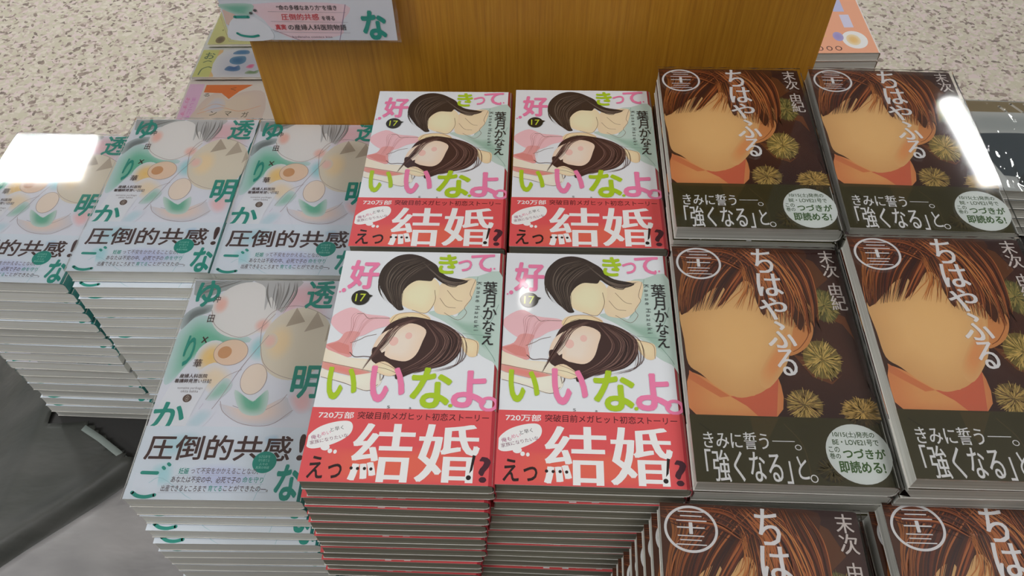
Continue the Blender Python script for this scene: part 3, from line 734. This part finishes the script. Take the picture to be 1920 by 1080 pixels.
def floor_material():
    mt, nt, b = new_mat('terrazzo')
    tc = nt.nodes.new('ShaderNodeTexCoord')
    warp = nt.nodes.new('ShaderNodeTexNoise'); warp.inputs['Scale'].default_value = 45; warp.inputs['Detail'].default_value = 2
    nt.links.new(tc.outputs['Object'], warp.inputs['Vector'])
    mixv = nt.nodes.new('ShaderNodeMix'); mixv.data_type = 'RGBA'; mixv.blend_type = 'ADD'
    mixv.inputs['Factor'].default_value = .03
    nt.links.new(tc.outputs['Object'], mixv.inputs['A']); nt.links.new(warp.outputs['Color'], mixv.inputs['B'])
    def chips(scale, stops):
        vo = nt.nodes.new('ShaderNodeTexVoronoi'); vo.inputs['Scale'].default_value = scale
        nt.links.new(mixv.outputs['Result'], vo.inputs['Vector'])
        sp = nt.nodes.new('ShaderNodeSeparateColor')
        nt.links.new(vo.outputs['Color'], sp.inputs['Color'])
        return ramp(nt, sp.outputs['Red'], stops, 'CONSTANT')
    base = chips(96, [(0, ink((184, 176, 160))), (.30, ink((194, 186, 172))), (.46, ink((172, 158, 148))), (.60, ink((194, 178, 174))), (.78, ink((180, 174, 154))), (1, ink((162, 146, 138)))])
    dark = chips(104, [(0, (0, 0, 0, 1)), (.855, (.9, .9, .9, 1)), (1, (.9, .9, .9, 1))])
    tone = ramp(nt, noise(nt, 30, 2).outputs['Fac'], [(.35, ink((98, 84, 78))), (.6, ink((138, 122, 112)))])
    mx = nt.nodes.new('ShaderNodeMix'); mx.data_type = 'RGBA'
    nt.links.new(dark.outputs['Color'], mx.inputs['Factor'])
    nt.links.new(base.outputs['Color'], mx.inputs['A']); nt.links.new(tone.outputs['Color'], mx.inputs['B'])
    nt.links.new(mx.outputs['Result'], b.inputs['Base Color'])
    b.inputs['Roughness'].default_value = .38
    return mt

bm = bmesh.new(); add_box(bm, -5, 5, -3, 8, -.06, 0)
tag(obj('floor', bm_mesh('floor', bm, floor_material())), kind='structure')
mt, nt, b = new_mat('white_ceiling')
b.inputs['Base Color'].default_value = (.7, .7, .68, 1); b.inputs['Roughness'].default_value = .9
bm = bmesh.new(); add_box(bm, -5, 5, -3, 8, 2.73, 2.80)
tag(obj('ceiling', bm_mesh('ceiling', bm, mt)), kind='structure')

mt, nt, b = new_mat('black_table_laminate')
b.inputs['Base Color'].default_value = ink((38, 37, 36)); b.inputs['Roughness'].default_value = .6
M['black'] = mt
mt, nt, b = new_mat('dark_riser_board')
b.inputs['Base Color'].default_value = ink((70, 64, 56)); b.inputs['Roughness'].default_value = .8
M['riser'] = mt

def prism(name, pts, z0, z1, mat, bev=.002):
    bm = bmesh.new()
    vs = [bm.verts.new((x, y, z0)) for x, y in pts]
    f = bm.faces.new(vs)
    if f.normal.z > 0: f.normal_flip()
    r = bmesh.ops.extrude_face_region(bm, geom=[f])
    for v in r['geom']:
        if isinstance(v, bmesh.types.BMVert): v.co.z = z1
    bmesh.ops.recalc_face_normals(bm, faces=bm.faces[:])
    if bev: bmesh.ops.bevel(bm, geom=bm.edges[:], offset=bev, segments=2, affect='EDGES')
    return bm_mesh(name, bm, mat)

def local(o, pts): return [(x - o.location.x, y - o.location.y) for x, y in pts]

table = empty('display_table', (0, .6, 0))
tag(table, 'low black display table that carries the comic piles and the box', 'table')
T_OUT = [(-.519 - .023, -.04), (.482, -.09), (.545, 1.25), (-.481, 1.25)]
obj('table_top', prism('table_top', local(table, T_OUT), TABLE - .03, TABLE - .0005, M['black']), table)
for lx, ly in ((-.42, .05), (.40, .03), (.44, 1.18), (-.41, 1.18)):
    obj('leg', prism('leg', local(table, [(lx - .02, ly - .02), (lx + .02, ly - .02), (lx + .02, ly + .02), (lx - .02, ly + .02)]), 0, TABLE - .03, M['black']), table)

def wood_material():
    mt, nt, b = new_mat('honey_wood_veneer')
    fine = noise(nt, 1.0, 4, (330, 80, 8), rough=.75)
    broad = noise(nt, 1.0, 2, (9, 9, 3))
    r1 = ramp(nt, fine.outputs['Fac'], [(.30, ink((164, 112, 34))), (.5, ink((184, 130, 38))), (.72, ink((196, 146, 50)))])
    r2 = ramp(nt, broad.outputs['Fac'], [(.35, (.86, .82, .74, 1)), (.65, (1.05, 1.0, .92, 1))])
    mx = nt.nodes.new('ShaderNodeMix'); mx.data_type = 'RGBA'; mx.blend_type = 'MULTIPLY'
    mx.inputs['Factor'].default_value = 1
    nt.links.new(r1.outputs['Color'], mx.inputs['A']); nt.links.new(r2.outputs['Color'], mx.inputs['B'])
    nt.links.new(mx.outputs['Result'], b.inputs['Base Color'])
    b.inputs['Roughness'].default_value = .42
    bump(nt, fine.outputs['Fac'], .12, .001, b)
    return mt
M['wood'] = wood_material()

BOX_YAW = math.radians(-2.33)
box = empty('wooden_box', (.0224, .5902, TABLE), BOX_YAW)
tag(box, 'tall honey coloured wooden box standing behind the comic piles', 'box')
BW, BD, BH, BT = .4915, .26, .60, .012
def boxpart(name, *d):
    bm = bmesh.new(); add_box(bm, *d, bev=.0015)
    return obj(name, bm_mesh(name, bm, M['wood']), box)
boxpart('front_panel', -BW/2, BW/2, 0, BT, 0, BH)
boxpart('back_panel', -BW/2, BW/2, BD - BT, BD, 0, BH)
boxpart('side_panel', -BW/2, -BW/2 + BT, BT, BD - BT, 0, BH)
boxpart('side_panel', BW/2 - BT, BW/2, BT, BD - BT, 0, BH)
boxpart('top_panel', -BW/2 + BT, BW/2 - BT, BT, BD - BT, BH - BT, BH)

# laminated notice fixed to the front of the box
s = Sheet()
w0, w1, h1 = -.0005, .1415, .20
s.z = .0
pale = ink((206, 208, 216))
def slab(s, x0, x1, y0, y1, z0, z1, c):
    a = [(x0, y0), (x1, y0), (x1, y1), (x0, y1)]
    s.face([(x, y, z1) for x, y in a], c); s.face([(x, y, z0) for x, y in a[::-1]], c)
    for i in range(4):
        p, q = a[i], a[(i + 1) % 4]
        s.face([(*p, z0), (*q, z0), (*q, z1), (*p, z1)], c)
slab(s, w0, w1, 0, h1, 0, .0012, pale)
s.draw(ART_CARD, .0012)
s.poly((198, 206, 212), [(2, 150), (139, 150), (139, 198), (2, 198)])
card = tag(obj('notice_card', s.mesh('notice_card', M['sheet'])),
           'white laminated notice with green and red lettering fixed to the wooden box', 'notice')
card.location = (-.2338, .5915, EYE - .4072)
card.rotation_euler = (math.radians(90), 0, BOX_YAW)
bm = bmesh.new(); add_box(bm, w0 - .003, w1 + .003, -.003, h1 + .003, -.0006, -.0002)
lam = obj('laminate_film', bm_mesh('laminate_film', bm, M['film']), card)

# ------------------------------------------------------------------ comics
class Kind: pass
def make_kind(key, W, L, t, front, spine, back, art, band_h, band_front, band_spine, band_art, pages):
    k = Kind(); k.key, k.W, k.L, k.t = key, W, L, t
    hw, hl = W/2, L/2
    z0, z1 = .0004, .0004 + t
    k.H = z1 + .0008
    s = Sheet(hw*1000, hl*1000)
    wrap(s, hw, -hl, hl, z0, z1, .0004, min(.004, t*.35), front, spine, back)
    lo = -hl*1000 + band_h - .4
    base_at = s.at
    def at(p):
        q = base_at(p)
        return (min(q[0], hw - .0012), max(q[1], lo/1000), q[2])
    s.at = at
    s.draw(art, z1); k.cover = s.mesh('cover', M['cover'])
    s = Sheet(hw*1000 - .8, hl*1000 - .2)
    wrap(s, hw + .0003, -hl - .00005, -hl + band_h/1000, .00005, z1 + .0003, .0003, min(.0042, t*.36), band_front, band_spine, band_front)
    band_at = s.at; top_y = -hl + band_h/1000 - .0002
    def at2(p):
        q = band_at(p)
        return (min(q[0], hw - .0012), min(q[1], top_y), q[2])
    s.at = at2
    s.draw(band_art, z1 + .0003); k.band = s.mesh('belly_band', M['band'])
    bm = bmesh.new(); add_box(bm, -hw + .0005, hw - .0012, -hl + .0003, hl - .0004, z0 + .00042, z1 - .00042)
    k.pages = bm_mesh('page_block', bm, pages)
    return k
Sheet.LAYER = .000004

KINDS = {
 'white': make_kind('white', .1219, .1891, .0131, (212, 214, 222), (30, 110, 108), (218, 220, 224), ART_WHITE, 55.2, (206, 214, 222), (36, 120, 116), BAND_WHITE, M['pages_white']),
 'pink': make_kind('pink', .113, .174, .0106, (214, 218, 228), (150, 44, 52), (222, 222, 228), ART_PINK, 48.4, (208, 80, 84), (168, 40, 52), BAND_PINK, M['pages_shaded']),
 'brown': make_kind('brown', .1130, .174, .0116, (60, 34, 27), (44, 28, 24), (70, 44, 34), ART_BROWN, 42.6, (56, 52, 26), (44, 42, 24), BAND_BROWN, M['pages_grey']),
}
ORD = ['topmost', 'second', 'third', 'fourth', 'fifth', 'sixth', 'seventh', 'eighth', 'ninth', 'tenth', 'eleventh', 'twelfth', 'thirteenth',
       'fourteenth', 'fifteenth', 'sixteenth', 'seventeenth', 'eighteenth', 'nineteenth', 'twentieth']

def build_book(k, loc, yaw, film=None):
    r = empty('comic_book', loc, yaw)
    obj('page_block', k.pages, r); obj('cover', k.cover, r); obj('belly_band', k.band, r)
    if film: obj('shrink_wrap', film, r)
    return r

PROTO = {}
def book(k, loc, yaw, film=None):
    if film: return build_book(k, loc, yaw, film)
    if k.key not in PROTO:
        PROTO[k.key] = build_book(k, loc, yaw)
        return PROTO[k.key]
    src = PROTO[k.key]
    r = src.copy(); link(r); r.location = loc; r.rotation_euler = (0, 0, yaw)
    for ch in src.children:
        c = ch.copy(); link(c); c.parent = r
    return r

def pile(kind, n, x, y, top, yaw_deg, where, top_label, group, offset=lambda i: (0, 0), full=False, film=False, flipped=(), jitter=.0012, seed=0):
    k = KINDS[kind]; rnd = random.Random(seed)
    top += EYE
    pitch = (top - TABLE) / n if full else k.H + .0002
    yaw = math.radians(yaw_deg)
    for i in range(n):
        z = top - pitch * (i + 1) + (pitch - k.H) * .5
        if i == 0: z = top - k.H
        dx, dy = offset(i)
        if i: dx += rnd.uniform(-jitter, jitter); dy += rnd.uniform(-jitter, jitter)
        a = yaw + (math.radians(rnd.uniform(-.5, .5)) if i else 0)
        fm = None
        if film and i == 0:
            fm = film_mesh('shrink_wrap', k.W/2 + .0008, k.L/2 + .0006, k.H + .0008, seed + 3, M['film'], .0012, .009)
        r = book(k, (x + dx, y + dy, z), a + (math.pi if i in flipped else 0), fm)
        word = {'white': 'white', 'pink': 'red-banded', 'brown': 'brown'}[kind]
        tag(r, top_label if i == 0 else '%s %s comic from the top, in %s' % (ORD[i], word, where), 'book', group)
    base = top - pitch * n
    if base > TABLE + .004:
        c, s_ = math.cos(yaw), math.sin(yaw)
        hw, hl = k.W/2 - .006, k.L/2 - .006
        ox, oy = offset(n - 1)
        P = [(x + ox + u*c - w*s_, y + oy + u*s_ + w*c) for u, w in ((-hw, -hl), (hw, -hl), (hw, hl), (-hw, hl))]
        obj('riser', prism('riser', local(table, P), TABLE - .0005, base - .0004, M['riser'], 0), table)

# white comics
GW, GP, GB = 'white comics in the left piles', 'red-banded comics in the middle piles', 'brown comics in the right piles'
def a1(i): return (.0006*i if i < 8 else .003, 0)
pile('white', 17, -.4416, .534, -.5408, -3.6, 'the pile under the bright lamp glare',
     'white wrapped comic with a bright square lamp glare, on top of its pile', GW, a1, True, True, (8, 9, 10, 11), .0016, 11)
def a2(i): return (0, 0) if i == 0 else (.001, -.0055)
pile('white', 19, -.3019, .5153, -.5083, -2.3, 'the pile right beside the glare-topped pile',
     'white wrapped comic on top of the pile right beside the glare-topped pile', GW, a2, True, True, (), .0012, 12)
pile('white', 3, -.1812, .5089, -.5082, -2.7, 'the pile touching the foot of the wooden box',
     'topmost white comic at the foot of the wooden box, beside red-banded comics', GW, film=True, seed=13)
def a4(i): return (0, 0) if i < 3 else ((.0005, -.0055) if i == 3 else (.001, -.0085))
pile('white', 13, -.2014, .3179, -.5125, -2.1, 'the nearest white pile, beside the grey plastic sheet',
     'topmost white comic of the nearest white pile, beside the grey plastic sheet', GW, a4, False, True, (), .0012, 14)
# red-banded comics
pile('pink', 4, -.0563, .4647, -.4351, -2.6, 'the pile before the box beside white comics',
     'topmost red-banded comic before the wooden box, beside the white comics', GP, lambda i: (-.0003*i, 0), jitter=.0006, seed=21)
pile('pink', 4, .0593, .4586, -.4320, -2.7, 'the pile before the box beside brown comics',
     'topmost red-banded comic before the wooden box, beside the brown comics', GP, lambda i: (-.0003*i, 0), jitter=.0006, seed=22)
pile('pink', 14, -.0646, .2824, -.4306, -2.8, 'the front pile beside the white comics',
     'topmost red-banded comic of the front pile beside the white comics', GP, lambda i: (-.0011*i, .0002*i), jitter=.0012, seed=23)
pile('pink', 14, .0489, .2788, -.4325, -3.0, 'the front pile beside the brown comics',
     'topmost red-banded comic of the front pile beside the brown comics', GP, lambda i: (-.0012*i, .0002*i), jitter=.0009, seed=24)
# brown comics
pile('brown', 4, .1747, .4526, -.4090, -3.1, 'the rear pile beside the red-banded comics',
     'topmost brown comic of the rear pile, beside red-banded comics and box', GB, film=True, jitter=.0006, seed=31)
pile('brown', 4, .2945, .4483, -.4100, -4.3, 'the rear pile under the long glare streak',
     'topmost brown comic with a long white glare streak down its side', GB, film=True, jitter=.0006, seed=32)
pile('brown', 4, .1625, .2730, -.4223, -3.2, 'the middle pile beside the red-banded comics',
     'topmost brown comic of the middle pile, beside the front red-banded comics', GB, film=True, jitter=.0006, seed=33)
pile('brown', 4, .2768, .2655, -.4070, -3.0, 'the middle pile cut by the right picture edge',
     'topmost brown comic of the middle pile cut by the right picture edge', GB, film=True, jitter=.0006, seed=34)
pile('brown', 12, .1327, .0962, -.4447, -4.3, 'the nearest pile fanned out to its left',
     'topmost brown comic of the nearest pile, above books fanned to the left', GB, lambda i: (-.0030*min(i, 8), -.0010*i), film=True, jitter=.0005, seed=35)
pile('brown', 10, .2625, .0952, -.4447, -3.0, 'the pile in the bottom right picture corner',
     'topmost brown comic in the bottom right corner of the picture', GB, lambda i: (-.0022*min(i, 7), 0), film=True, jitter=.0005, seed=36)

# ------------------------------------------------------------------ booklets, orange books and photo magazines further back
def flat_book(name, W, L, t, loc, yaw, front, art, film_seed=None, spine=(220, 220, 214), pages=None, tilt=0.0, film_mat='film'):
    r = empty(name, loc, yaw); r.rotation_euler = (tilt, 0, yaw)
    hw, hl = W/2, L/2
    s = Sheet(hw*1000 - .2, hl*1000 - .2)
    wrap(s, hw, -hl, hl, 0, t, .0004, min(.003, t*.35), front, spine, front)
    s.draw(art, t)
    obj('cover', s.mesh('cover', M['cover']), r)
    bm = bmesh.new(); add_box(bm, -hw + .001, hw - .001, -hl + .001, hl - .001, .0004, t - .0004)
    obj('page_block', bm_mesh('page_block', bm, pages or M['pages_white']), r)
    if film_seed is not None:
        obj('shrink_wrap', film_mesh('shrink_wrap', hw + .0006, hl + .0006, t + .0007, film_seed, M[film_mat], .0012, t*.9), r)
    return r

DK = (96, 90, 70)
art_p = [
  ('poly', (222, 190, 212), [(-98, -67), (-75, -67), (-75, 27), (-98, 27)]),
  ('txt', 'おすすめ', (220, 140, 180), 0.02, -90, [-92, -35, 6, 60]),
  ('txt', 'まいにち', (214, 150, 200), 0.02, -90, [-83, -31, 6, 52]),
  ('poly', (226, 130, 66), [(-72, 25), (0, 25), (-18, 9), (-30, -9), (-44, 5), (-72, 7)]),
  ('soft', (226, 208, 190), (216, 200, 190), [(-72, -67), (-72, -25), (-58, 3), (-42, 3), (-30, -11), (-14, 7), (22, 5), (22, -67)]),
  ('soft', (206, 206, 214), (216, 206, 200), [(-62, -35), (-52, -7), (-36, -11), (-32, -31), (-46, -41)]),
  ('line', (224, 170, 130), 1.0, [(-70, -43), (-38, -29), (-8, -37), (22, -25)]),
  ('line', (224, 180, 140), 1.0, [(-68, -35), (-50, -21), (-32, -25)]),
  ('txt', 'ガ', (96, 90, 70), 0.01, 180, [2, -45, 10, 12]),
  ('txt', 'マ', (96, 90, 70), 0.01, 180, [-24, -43, 10, 10]),
  ('txt', 'ン', (96, 90, 70), 0.01, 180, [-46, -42, 10, 10]),
  ('txt', 'る', (96, 90, 70), 0.01, 180, [-66, 1, 9, 8]),
  ('txt', 'く', (150, 90, 50), 0.01, 180, [-28, 15, 9, 8]),
  ('poly', (226, 130, 66), [(6, -67), (22, -67), (22, -55), (6, -55)]),
]
art_b = [
  ('poly', (206, 206, 136), [(-60, -64), (-32, -64), (-32, 8), (-60, 8)]),
  ('poly', (222, 190, 140), [(-34, -64), (-28, -64), (-28, 8), (-34, 8)]),
  ('txt', 'お', (104, 124, 96), 0.02, 90, [-46, -8, 16, 18]),
  ('line', (104, 124, 96), 1.8, [(-52, -26), (-46, -22), (-40, -24)]),
  ('line', (104, 124, 96), 2.0, [(-52, -58), (-50, -44), (-42, -38), (-36, -40)]),
  ('soft', (196, 196, 206), (214, 214, 216), [(-26, -64), (-26, 4), (56, 4), (56, -64)]),
  ('soft', (70, 120, 160), (110, 150, 176), [(-12, -22), (-8, -12), (10, -10), (14, -24), (6, -32), (-6, -30)]),
  ('soft', (70, 110, 160), (110, 140, 170), [(-14, -46), (-10, -36), (0, -38), (6, -34), (10, -46), (0, -50)]),
  ('soft', (80, 130, 170), (120, 150, 176), [(-10, -4), (-4, 6), (12, 6), (14, -4)]),
  ('soft', (214, 110, 150), (214, 160, 180), [(18, -40), (22, -32), (30, -32), (28, -42)]),
  ('soft', (120, 146, 104), (170, 184, 160), [(20, -56), (24, -48), (34, -50), (40, -46), (38, -56)]),
]
art_y = [
  ('glow', (120, 104, 84), (150, 134, 100), [-44, -52, 15, 20]),
  ('glow', (124, 110, 90), (150, 134, 100), [-16, -42, 17, 20]),
  ('line', (130, 140, 90), 2.0, [(-32, -35), (-36, -29), (-30, -23)]),
  ('line', (140, 150, 100), 1.6, [(6, -55), (12, -51), (18, -55)]),
  ('line', (130, 140, 90), 2.0, [(-26, -3), (-22, -11), (-16, -9)]),
  ('ell', (150, 150, 100), [-46, -25, 3, 4]),
  ('ell', (150, 150, 100), [-40, -5, 3, 4]),
  ('ell', (170, 160, 120), [-20, -21, 3, 3]),
  ('ell', (150, 150, 100), [-46, 7, 3, 3]),
]
GBK = 'booklets beside the wooden box'
def booklet(front, art, cx, cy, z, tilt, seed, label, L=.130, W=.124):
    r = flat_book('booklet', W, L, .004, (cx, cy, z), math.radians(-1.5), front, art, seed, front, None, tilt)
    tag(r, label, 'booklet', GBK)
tl = math.radians(-1.9)
booklet((222, 214, 206), art_p, -.393, .990, TABLE + .0002, 0, 41, 'pink and orange film-wrapped booklet, nearest of those left of the box', .20, .20)
booklet((214, 214, 210), art_b, -.4245, 1.088, TABLE + .0068, tl, 42, 'booklet with yellow strip and blue picture, behind the pink and orange one')
booklet((206, 204, 146), art_y, -.414, 1.165, TABLE + .0115, tl, 43, 'yellow booklet with brown spots, farthest of those left of the box')

OR = (232, 158, 126)
art_o = [('poly', (222, 220, 206), [(-66, -91), (-41, -91), (-41, 91), (-66, 91)]),
  ('txt', 'そいつは', (92, 62, 52), .015, -90, [4, 36, 11, 62]), ('txt', 'どのなかにも', (92, 62, 52), .015, -90, [-10, 26, 11, 80]),
  ('poly', (176, 178, 214), [(22, 10), (38, 10), (38, 62), (22, 62)]), ('poly', (198, 196, 220), [(28, -30), (42, -30), (42, 2), (28, 2)]),
  ('soft', (226, 180, 110), (226, 168, 116), [(-18, -50), (-20, -30), (-6, -22), (-8, -38), (-2, -52)]),
  ('ell', (236, 226, 224), [36, -60, 36, 42]), ('glow', (220, 180, 110), (230, 206, 170), [34, -60, 20, 26]), ('glow', (146, 136, 190), (160, 150, 196), [14, -52, 15, 22]),
  ('ring', (110, 70, 60), 1.6, [-18, -80, 7, 9]), ('ring', (110, 70, 60), 1.6, [-5, -80, 7, 9]), ('ring', (110, 70, 60), 1.6, [8, -80, 8, 9]),
  ('ell', (130, 130, 120), [-52, -66, 8, 9]), ('ell', (150, 160, 150), [-46, -82, 7, 7]), ('line', (120, 110, 100), 1.0, [(-60, -50), (-56, -60), (-50, -58)])]
ot, oz, on = .0136, EYE - .70, 6
for i in range(on):
    r = flat_book('comic_book', .130, .182, ot, (.4655 + .0006*i, 1.0455, oz - (i + 1)*.01425 + .0002), math.radians(-1.2 + .3*(i % 3)), OR, art_o, None, (226, 200, 190), M['pages_white'])
    tag(r, 'orange comic with brush lettering on top of the pile right of the box' if i == 0 else '%s orange comic from the top, in the pile right of the box' % ORD[i],
        'book', 'orange comics right of the box')

side = empty('side_table', (.78, .72, 0))
tag(side, 'black side table under the photo magazines', 'table')
ST = EYE - .785
obj('table_top', prism('table_top', local(side, [(.553, .665), (1.02, .62), (1.04, .80), (.568, .845)]), ST - .03, ST - .0004, M['black']), side)
for lx, ly in ((.60, .69), (.98, .66), (.99, .79), (.61, .82)):
    obj('leg', prism('leg', local(side, [(lx - .015, ly - .015), (lx + .015, ly - .015), (lx + .015, ly + .015), (lx - .015, ly + .015)]), 0, ST - .03, M['black']), side)
art_m = [('poly', (158, 142, 108), [(-95, 58), (95, 58), (95, 84), (-95, 84)]),
  ('line', (214, 208, 196), 4, [(-16, 74), (-10, 64)]), ('line', (214, 208, 196), 4, [(0, 80), (12, 62)]), ('line', (214, 208, 196), 4, [(18, 80), (34, 60)]), ('txt', '令', (214, 208, 196), .03, 0, [56, 71, 26, 22]),
  ('soft', (178, 184, 182), (206, 208, 204), [(-95, 20), (95, 20), (95, 58), (-95, 58)]),
  ('poly', (74, 88, 96), [(-95, -40), (-70, 10), (-40, 20), (24, 18), (40, -20), (50, -52), (-30, -60)]),
  ('soft', (40, 44, 46), (62, 70, 76), [(-30, -78), (-10, -40), (20, -34), (60, -50), (66, -78)]),
  ('strands', [(60, 64, 66), (150, 154, 154), (30, 32, 34)], 30, 1.6, [(-10, -76), (10, -56), (30, -40)], [(20, -78), (40, -60), (66, -56)]),
  ('poly', (206, 210, 208), [(-95, -80), (-40, -80), (-66, 0), (-95, 10)]), ('txt', 'しずかな夜に', (70, 76, 76), .01, -90, [-30, -52, 6, 40]),
  ('poly', (206, 212, 210), [(40, 18), (95, 30), (95, -40), (60, -20)])]
mh = .0158
for i in range(5):
    r = flat_book('photo_magazine', .19, .169, .0144, (.658 + .001*i, .758, EYE - .70 - (i + 1)*mh + .0004), math.radians(-5.5 + (.6 if i % 2 else 0)), (190, 194, 192), art_m, 50 + i, (160, 150, 130), M['pages_grey'], 0.0, 'film_creased')
    tag(r, 'black and white photo magazine in creased film on top of its pile' if i == 0 else '%s photo magazine from the top, in the pile of creased film magazines' % ORD[i],
        'magazine', 'photo magazines right of the brown comics')

# ------------------------------------------------------------------ grey plastic sheet over the table corner
def plastic(name, c0, c1, rough):
    mt, nt, b = new_mat(name)
    nz = noise(nt, 9, 4, (1, 2.2, 1))
    r = ramp(nt, nz.outputs['Fac'], [(.35, ink(c0)), (.65, ink(c1))])
    nt.links.new(r.outputs['Color'], b.inputs['Base Color'])
    b.inputs['Roughness'].default_value = rough
    bump(nt, nz.outputs['Fac'], .35, .01, b)
    return mt
M['plastic'] = plastic('shaded_grey_plastic', (52, 54, 50), (70, 70, 67), .5)  # shade on the upper sheet is put into this colour
M['plastic_lit'] = plastic('lit_grey_plastic', (134, 132, 133), (158, 155, 155), .4)  # same plastic beyond the fold, lightened to paint in the light there
M['hem'] = plastic('pale_plastic_hem', (124, 134, 130), (150, 158, 154), .3)

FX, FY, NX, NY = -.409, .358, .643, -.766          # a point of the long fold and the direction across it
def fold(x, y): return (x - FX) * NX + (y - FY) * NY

def sheet_z(x, y):
    edge = -.522 + (y - .45) * .047
    z = TABLE + .005
    if x < edge:
        d = edge - x
        z -= min(.22, d * .55 + d * d * 1.2)
    u = fold(x, y)
    z += .012 * math.exp(-((u + .016) / .014) ** 2) - .004 * math.exp(-((u - .002) / .006) ** 2)
    z += .0035 * math.sin(x * 31 + y * 12) * math.sin(y * 17 - x * 6 + 1) + .0012 * math.sin(x * 70 - y * 40)
    return max(z, TABLE + .0012) if x > edge - .002 else z

def inside(x, y):
    if y > .436: return x < -.511 + (y - .443)*.063      # beside the corner pile
    if x > -.47: return y < .385 + (-.406 - x) * .77 and y < .434
    return True

def sheet_mesh(name, mat, keep):
    bm = bmesh.new()
    nx, ny = 150, 150
    X0, X1, Y0, Y1 = -1.05, -.268, -.25, .70
    grid = {}
    def vert(i, j):
        if (i, j) not in grid:
            x = X0 + (X1 - X0)*i/nx; y = Y0 + (Y1 - Y0)*j/ny
            grid[(i, j)] = bm.verts.new((x, y, sheet_z(x, y)))
        return grid[(i, j)]
    for j in range(ny):
        for i in range(nx):
            x = X0 + (X1 - X0)*(i + .5)/nx; y = Y0 + (Y1 - Y0)*(j + .5)/ny
            if inside(x, y) and keep(x, y): bm.faces.new((vert(i, j), vert(i+1, j), vert(i+1, j+1), vert(i, j+1)))
    return bm_mesh(name, bm, mat, True)
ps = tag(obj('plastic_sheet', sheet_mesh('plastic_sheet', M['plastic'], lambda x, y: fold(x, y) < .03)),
         'crumpled grey plastic sheet, toned dark for shade, over the table corner below the white piles', 'plastic sheet')
bm = bmesh.new()
rows = []
for a in range(46):
    row = []
    for c in range(110):
        u, w = .004 + a * .008, -.62 + c * .008
        x, y = FX + u*NX - w*NY, FY + u*NY + w*NX
        x = min(x, -.272); y = min(y, .398)
        row.append((bm.verts.new((x, y, sheet_z(x, y) + .0022 + .0014*math.sin(a*.5 + c*.23))), x, y))
    rows.append(row)
for a in range(45):
    for c in range(109):
        q = [rows[a][c], rows[a+1][c], rows[a+1][c+1], rows[a][c+1]]
        if any(p[1] < -.2721 and p[2] < .3979 for p in q): bm.faces.new([p[0] for p in q])
bmesh.ops.delete(bm, geom=[v for v in bm.verts if not v.link_faces], context='VERTS')
bmesh.ops.recalc_face_normals(bm, faces=bm.faces[:])
fl = obj('flap', bm_mesh('flap', bm, M['plastic_lit'], True), ps)
fl['label'] = 'grey flap with light painted into its colour'
for o in (ps, fl):
    mod = o.modifiers.new('thickness', 'SOLIDIFY'); mod.thickness = .0008; mod.offset = 1
bm = bmesh.new()
prev = None
for x, y in [(-.468, .4265), (-.445, .412), (-.42, .394), (-.395, .374), (-.37, .354), (-.345, .335)]:
    z = sheet_z(x, y) + .0012
    a = bm.verts.new((x - .003, y - .004, z + .0004)); b_ = bm.verts.new((x + .001, y + .0015, z + .0016)); c = bm.verts.new((x + .001, y + .0015, TABLE + .0004))
    if prev:
        bm.faces.new((prev[0], a, b_, prev[1])); bm.faces.new((prev[1], b_, c, prev[2]))
    prev = (a, b_, c)
obj('hem', bm_mesh('hem', bm, M['hem'], True), ps)['label'] = 'pale hem of the sheet'

bpy.data.objects.remove(FONT_OBJ)
